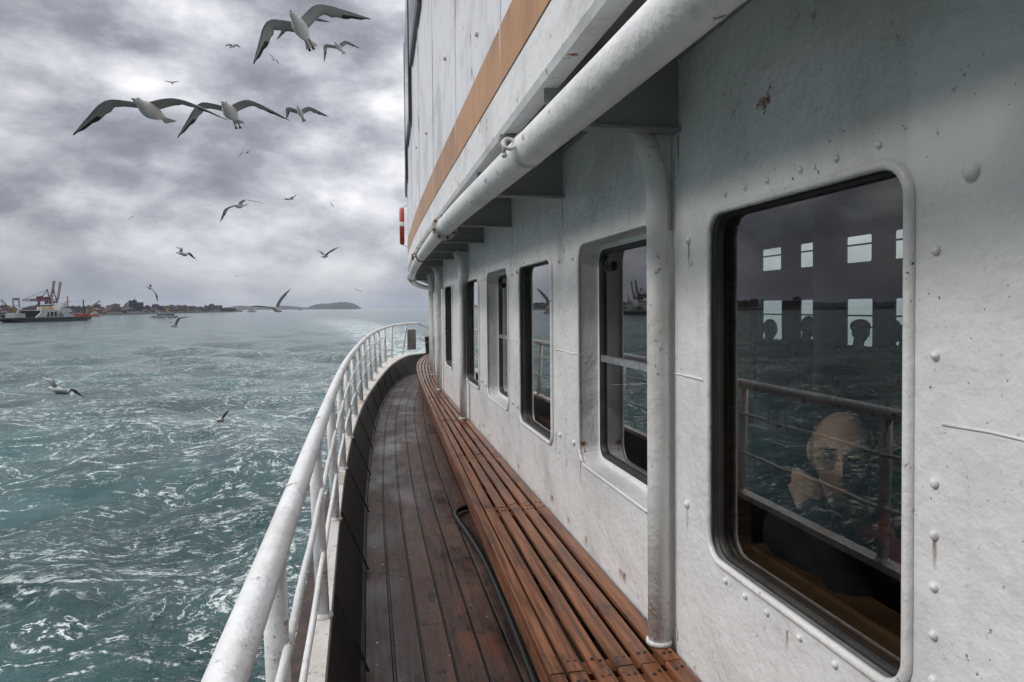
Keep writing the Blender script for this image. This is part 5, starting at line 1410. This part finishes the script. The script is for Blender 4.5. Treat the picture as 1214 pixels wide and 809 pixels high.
# car ferry
a = Vector((-199, 426, WATER)); b = Vector((-179, 490, WATER)); c = (a + b) / 2; dv = b - a
fer = thing('car_ferry', 'white double-ended car ferry with black hull and arched sides at far left', 'ferry', tuple(c)); fer.rotation_euler = (0, 0, math.atan2(dv.y, dv.x))
mb = MB()
st = [(-33.5, 3.0, 1.6), (-30, 5.5, 1.0), (-24, 7, .0), (-10, 7.5, -.5), (10, 7.5, -.5), (24, 7, .0), (30, 5.5, 1.0), (33.5, 3.0, 1.6)]
rows = [np.array([(x, s * w_, z) for x, w_, zb in st for z in ((zb if lvl == 0 else 2.6),)]) for s, lvl in ((-1, 0), (-1, 1), (1, 1), (1, 0))]
loft('x', rows, None, mb=mb, closed=True); end_caps(mb, rows); loc_part(mb, 'hull', M_['shipblack'], fer)
for s in (-1, 1):   # arched side galleries with raked white ends
    mb = MB(); bm = bmesh.new()
    outl = [(-18, 2.6), (13.5, 2.6), (9.5, 4.0), (4.0, 8.9), (1.0, 8.9), (.2, 6.6), (-11.0, 6.6), (-11.6, 8.6), (-13.4, 8.6), (-14.4, 5.2)]
    ho = [[(-10.2, 3.0), (-7.6, 3.0), (-7.6, 5.7), (-9.0, 5.4)], [(-6.9, 3.0), (-4.5, 3.0), (-4.5, 5.8), (-6.9, 5.8)], [(-3.8, 3.0), (-1.6, 3.0), (-1.6, 5.8), (-3.8, 5.8)], [(-.9, 3.0), (3.4, 3.0), (2.2, 4.6), (.6, 5.8), (-.9, 5.8)]]
    def rg(pts): 
        vs = [bm.verts.new((p[0], s * 7.3, p[1])) for p in pts]; return [bm.edges.new((vs[i], vs[(i + 1) % len(vs)])) for i in range(len(vs))]
    es = rg(outl)
    for h in ho: es += rg(h)
    bmesh.ops.triangle_fill(bm, edges=es, use_beauty=True); bm.verts.index_update()
    mb.add([tuple(q.co) for q in bm.verts], [tuple(q.index for q in f.verts) for f in bm.faces]); bm.free()
    o = loc_part(mb, 'side_gallery', M_['shipwhite'], fer); md = o.modifiers.new('t', 'SOLIDIFY'); md.thickness = .5
mb = MB(); mb.box(-12, 5.5, -7, 7, 6.55, 6.95); loc_part(mb, 'upper_deck', M_['shipwhite'], fer)
mb = MB(); mb.box(-10.5, 1, -5, 5, 2.6, 6.5); loc_part(mb, 'car_deck_house', M_['shipglass'], fer)
mb = MB(); mb.box(-2.5, 1.2, -3, 3, 6.95, 8.3); loc_part(mb, 'funnel_base', M_['craneyellow'], fer); mb = MB(); mb.box(-1.9, .9, -2.2, 2.2, 8.3, 10.4); wh = loc_part(mb, 'wheelhouse', M_['shipwhite'], fer)
mb = MB(); mb.box(-2.0, 1.0, -2.3, 2.3, 9.1, 9.8); o = mb.build('window_band', M_['shipglass'], None); o.parent = wh
mb = MB(); mb.box(7, 14.5, -4.5, 4.5, 2.6, 7.0); mb.box(7.5, 13.5, -4, 4, 7.0, 9.4); mb.box(9, 12.5, -3, 3, 9.4, 11.2); ah = loc_part(mb, 'aft_house', M_['shipwhite'], fer)
for z in (4.6, 8.0): 
    mb = MB(); mb.box(7.3, 14.2, -4.56, 4.56, z, z + .9) if z < 6 else mb.box(7.8, 13.2, -4.06, 4.06, z, z + .8); o = mb.build('window_band', M_['shipglass'], None); o.parent = ah
mb = MB(); mb.bar((16.5, 0, 2.6), (16.5, 0, 15.5), .5); mb.bar((14.5, 0, 12), (18.5, 0, 12), .4); mb.bar((15.4, 0, 2.6), (16.4, 0, 12), .35); mb.bar((17.8, 0, 2.6), (16.6, 0, 12), .35); mb.box(15.4, 17.8, -1.5, 1.5, 2.6, 6.5); loc_part(mb, 'mast', M_['craneyellow'], fer)
mb = MB(); mb.box(25, 31.5, -3.2, 3.2, 2.6, 4.4); loc_part(mb, 'ramp_house', M_['shipred'], fer); mb = MB(); mb.bar((30.5, 0, 4.4), (30, 0, 13.5), .5); mb.bar((29, 0, 9), (31.5, 0, 9), .35); loc_part(mb, 'aft_mast', M_['craneblue'], fer)
mb = MB(); mb.box(-27, -20, -3, 3, 2.6, 5.0); mb.box(-26.6, -26.0, -2.4, 2.4, 5.0, 5.4); loc_part(mb, 'lorry', M_['shipwhite'], fer)
# moored ship behind the ferry stern
def small_ship(px, d, L_, label, hullm, housem, yaw, h=1.0):
    L = L_ * .85
    g = thing('small_ship', label, 'ship', tuple(far(px, d))); g.rotation_euler = (0, 0, -px_dir(px) + yaw)
    st = [(-.5, .10, .5), (-.42, .14, .2), (-.2, .16, 0), (.2, .16, 0), (.4, .1, .1), (.5, .015, .3)]
    mb = MB(); rows = [np.array([(x * L, s * w_ * L, (z * .04 * L - .3) if lv == 0 else .085 * L * h * (1.25 if x > .35 else 1)) for x, w_, z in st]) for s, lv in ((-1, 0), (-1, 1), (1, 1), (1, 0))]
    loft('x', rows, None, mb=mb, closed=True); end_caps(mb, rows); loc_part(mb, 'hull', hullm, g)
    z0 = .085 * L * h
    mb = MB(); mb.box(-.38 * L, .25 * L, -.11 * L, .11 * L, z0, z0 + .075 * L); mb.box(-.30 * L, .16 * L, -.09 * L, .09 * L, z0 + .075 * L + .2, z0 + .14 * L); mb.box(.02 * L, .14 * L, -.06 * L, .06 * L, z0 + .14 * L, z0 + .20 * L)
    dh = loc_part(mb, 'deckhouse', housem, g)
    mb = MB(); mb.box(-.36 * L, .23 * L, -.112 * L, .112 * L, z0 + .03 * L, z0 + .058 * L); mb.box(.03 * L, .142 * L, -.062 * L, .062 * L, z0 + .16 * L, z0 + .185 * L); o = mb.build('window_band', M_['shipglass'], None); o.parent = dh
    mb = MB(); mb.tube([(-.12 * L, 0, z0 + .14 * L), (-.14 * L, 0, z0 + .25 * L)], .03 * L, 8); loc_part(mb, 'funnel', M_['craneyellow'], g)
    mb = MB(); mb.tube([(.05 * L, 0, z0 + .2 * L), (.04 * L, 0, z0 + .34 * L)], .006 * L, 5); mb.bar((.05 * L, -.04 * L, z0 + .27 * L), (.05 * L, .04 * L, z0 + .27 * L), .005 * L); loc_part(mb, 'mast', M_['craneblue'], g)
small_ship(194, 600, 24, 'small white passenger ferry with dark stern in front of the far houses', M_['shipwhite'], M_['shipwhite'], R(185))
small_ship(298, 1500, 26, 'tiny white ferry on the horizon below the far ridge', M_['shipwhite'], M_['shipwhite'], R(170), .7)
small_ship(113, 830, 18, 'white workboat with yellow gear moored just right of the car ferry stern', M_['shipred'], M_['shipwhite'], R(60), 1.6)
small_ship(148, 1130, 14, 'tiny pale boat below the dark office block', M_['shipwhite'], M_['shipwhite'], R(180), .6)
small_ship(356, 2600, 26, 'tiny pale speck of a boat at the left foot of the island', M_['shipwhite'], M_['shipwhite'], R(175), .6)
# quayside derrick
p = far(108, 930); dk = thing('quay_derrick', 'yellow quayside derrick with slanting jib right of the car ferry stern', 'crane', tuple(p)); dk.rotation_euler = (0, 0, -px_dir(108))
mb = MB(); mb.box(-2.5, 2.5, -2.5, 2.5, 1.5, 11); loc_part(mb, 'base', M_['craneyellow'], dk); mb = MB(); lattice(mb, (0, 0, 11), (9.5, 0, 17.5), .9, 7, .4); loc_part(mb, 'jib', M_['craneyellow'], dk)
mb = MB(); mb.tube([(9.4, 0, 17.5), (9.4, 0, 12.5)], .15, 5); loc_part(mb, 'hook', M_['craneblue'], dk)

# ================================================================== AIR
def add_haze():
    mb = MB(); mb.box(-7600, 7600, -7600, 7600, -6.6, 75)
    o = mb.build('haze', None); o['kind'] = 'stuff'
    m = bpy.data.materials.new('sea_haze'); m.use_nodes = True; nt = m.node_tree; nt.nodes.clear()
    vo = nt.nodes.new('ShaderNodeVolumePrincipled'); vo.inputs['Color'].default_value = (.74, .84, 1.0, 1); vo.inputs['Density'].default_value = .000062
    oo = nt.nodes.new('ShaderNodeOutputMaterial'); nt.links.new(vo.outputs[0], oo.inputs['Volume'])
    o.data.materials.clear(); o.data.materials.append(m)
add_haze()
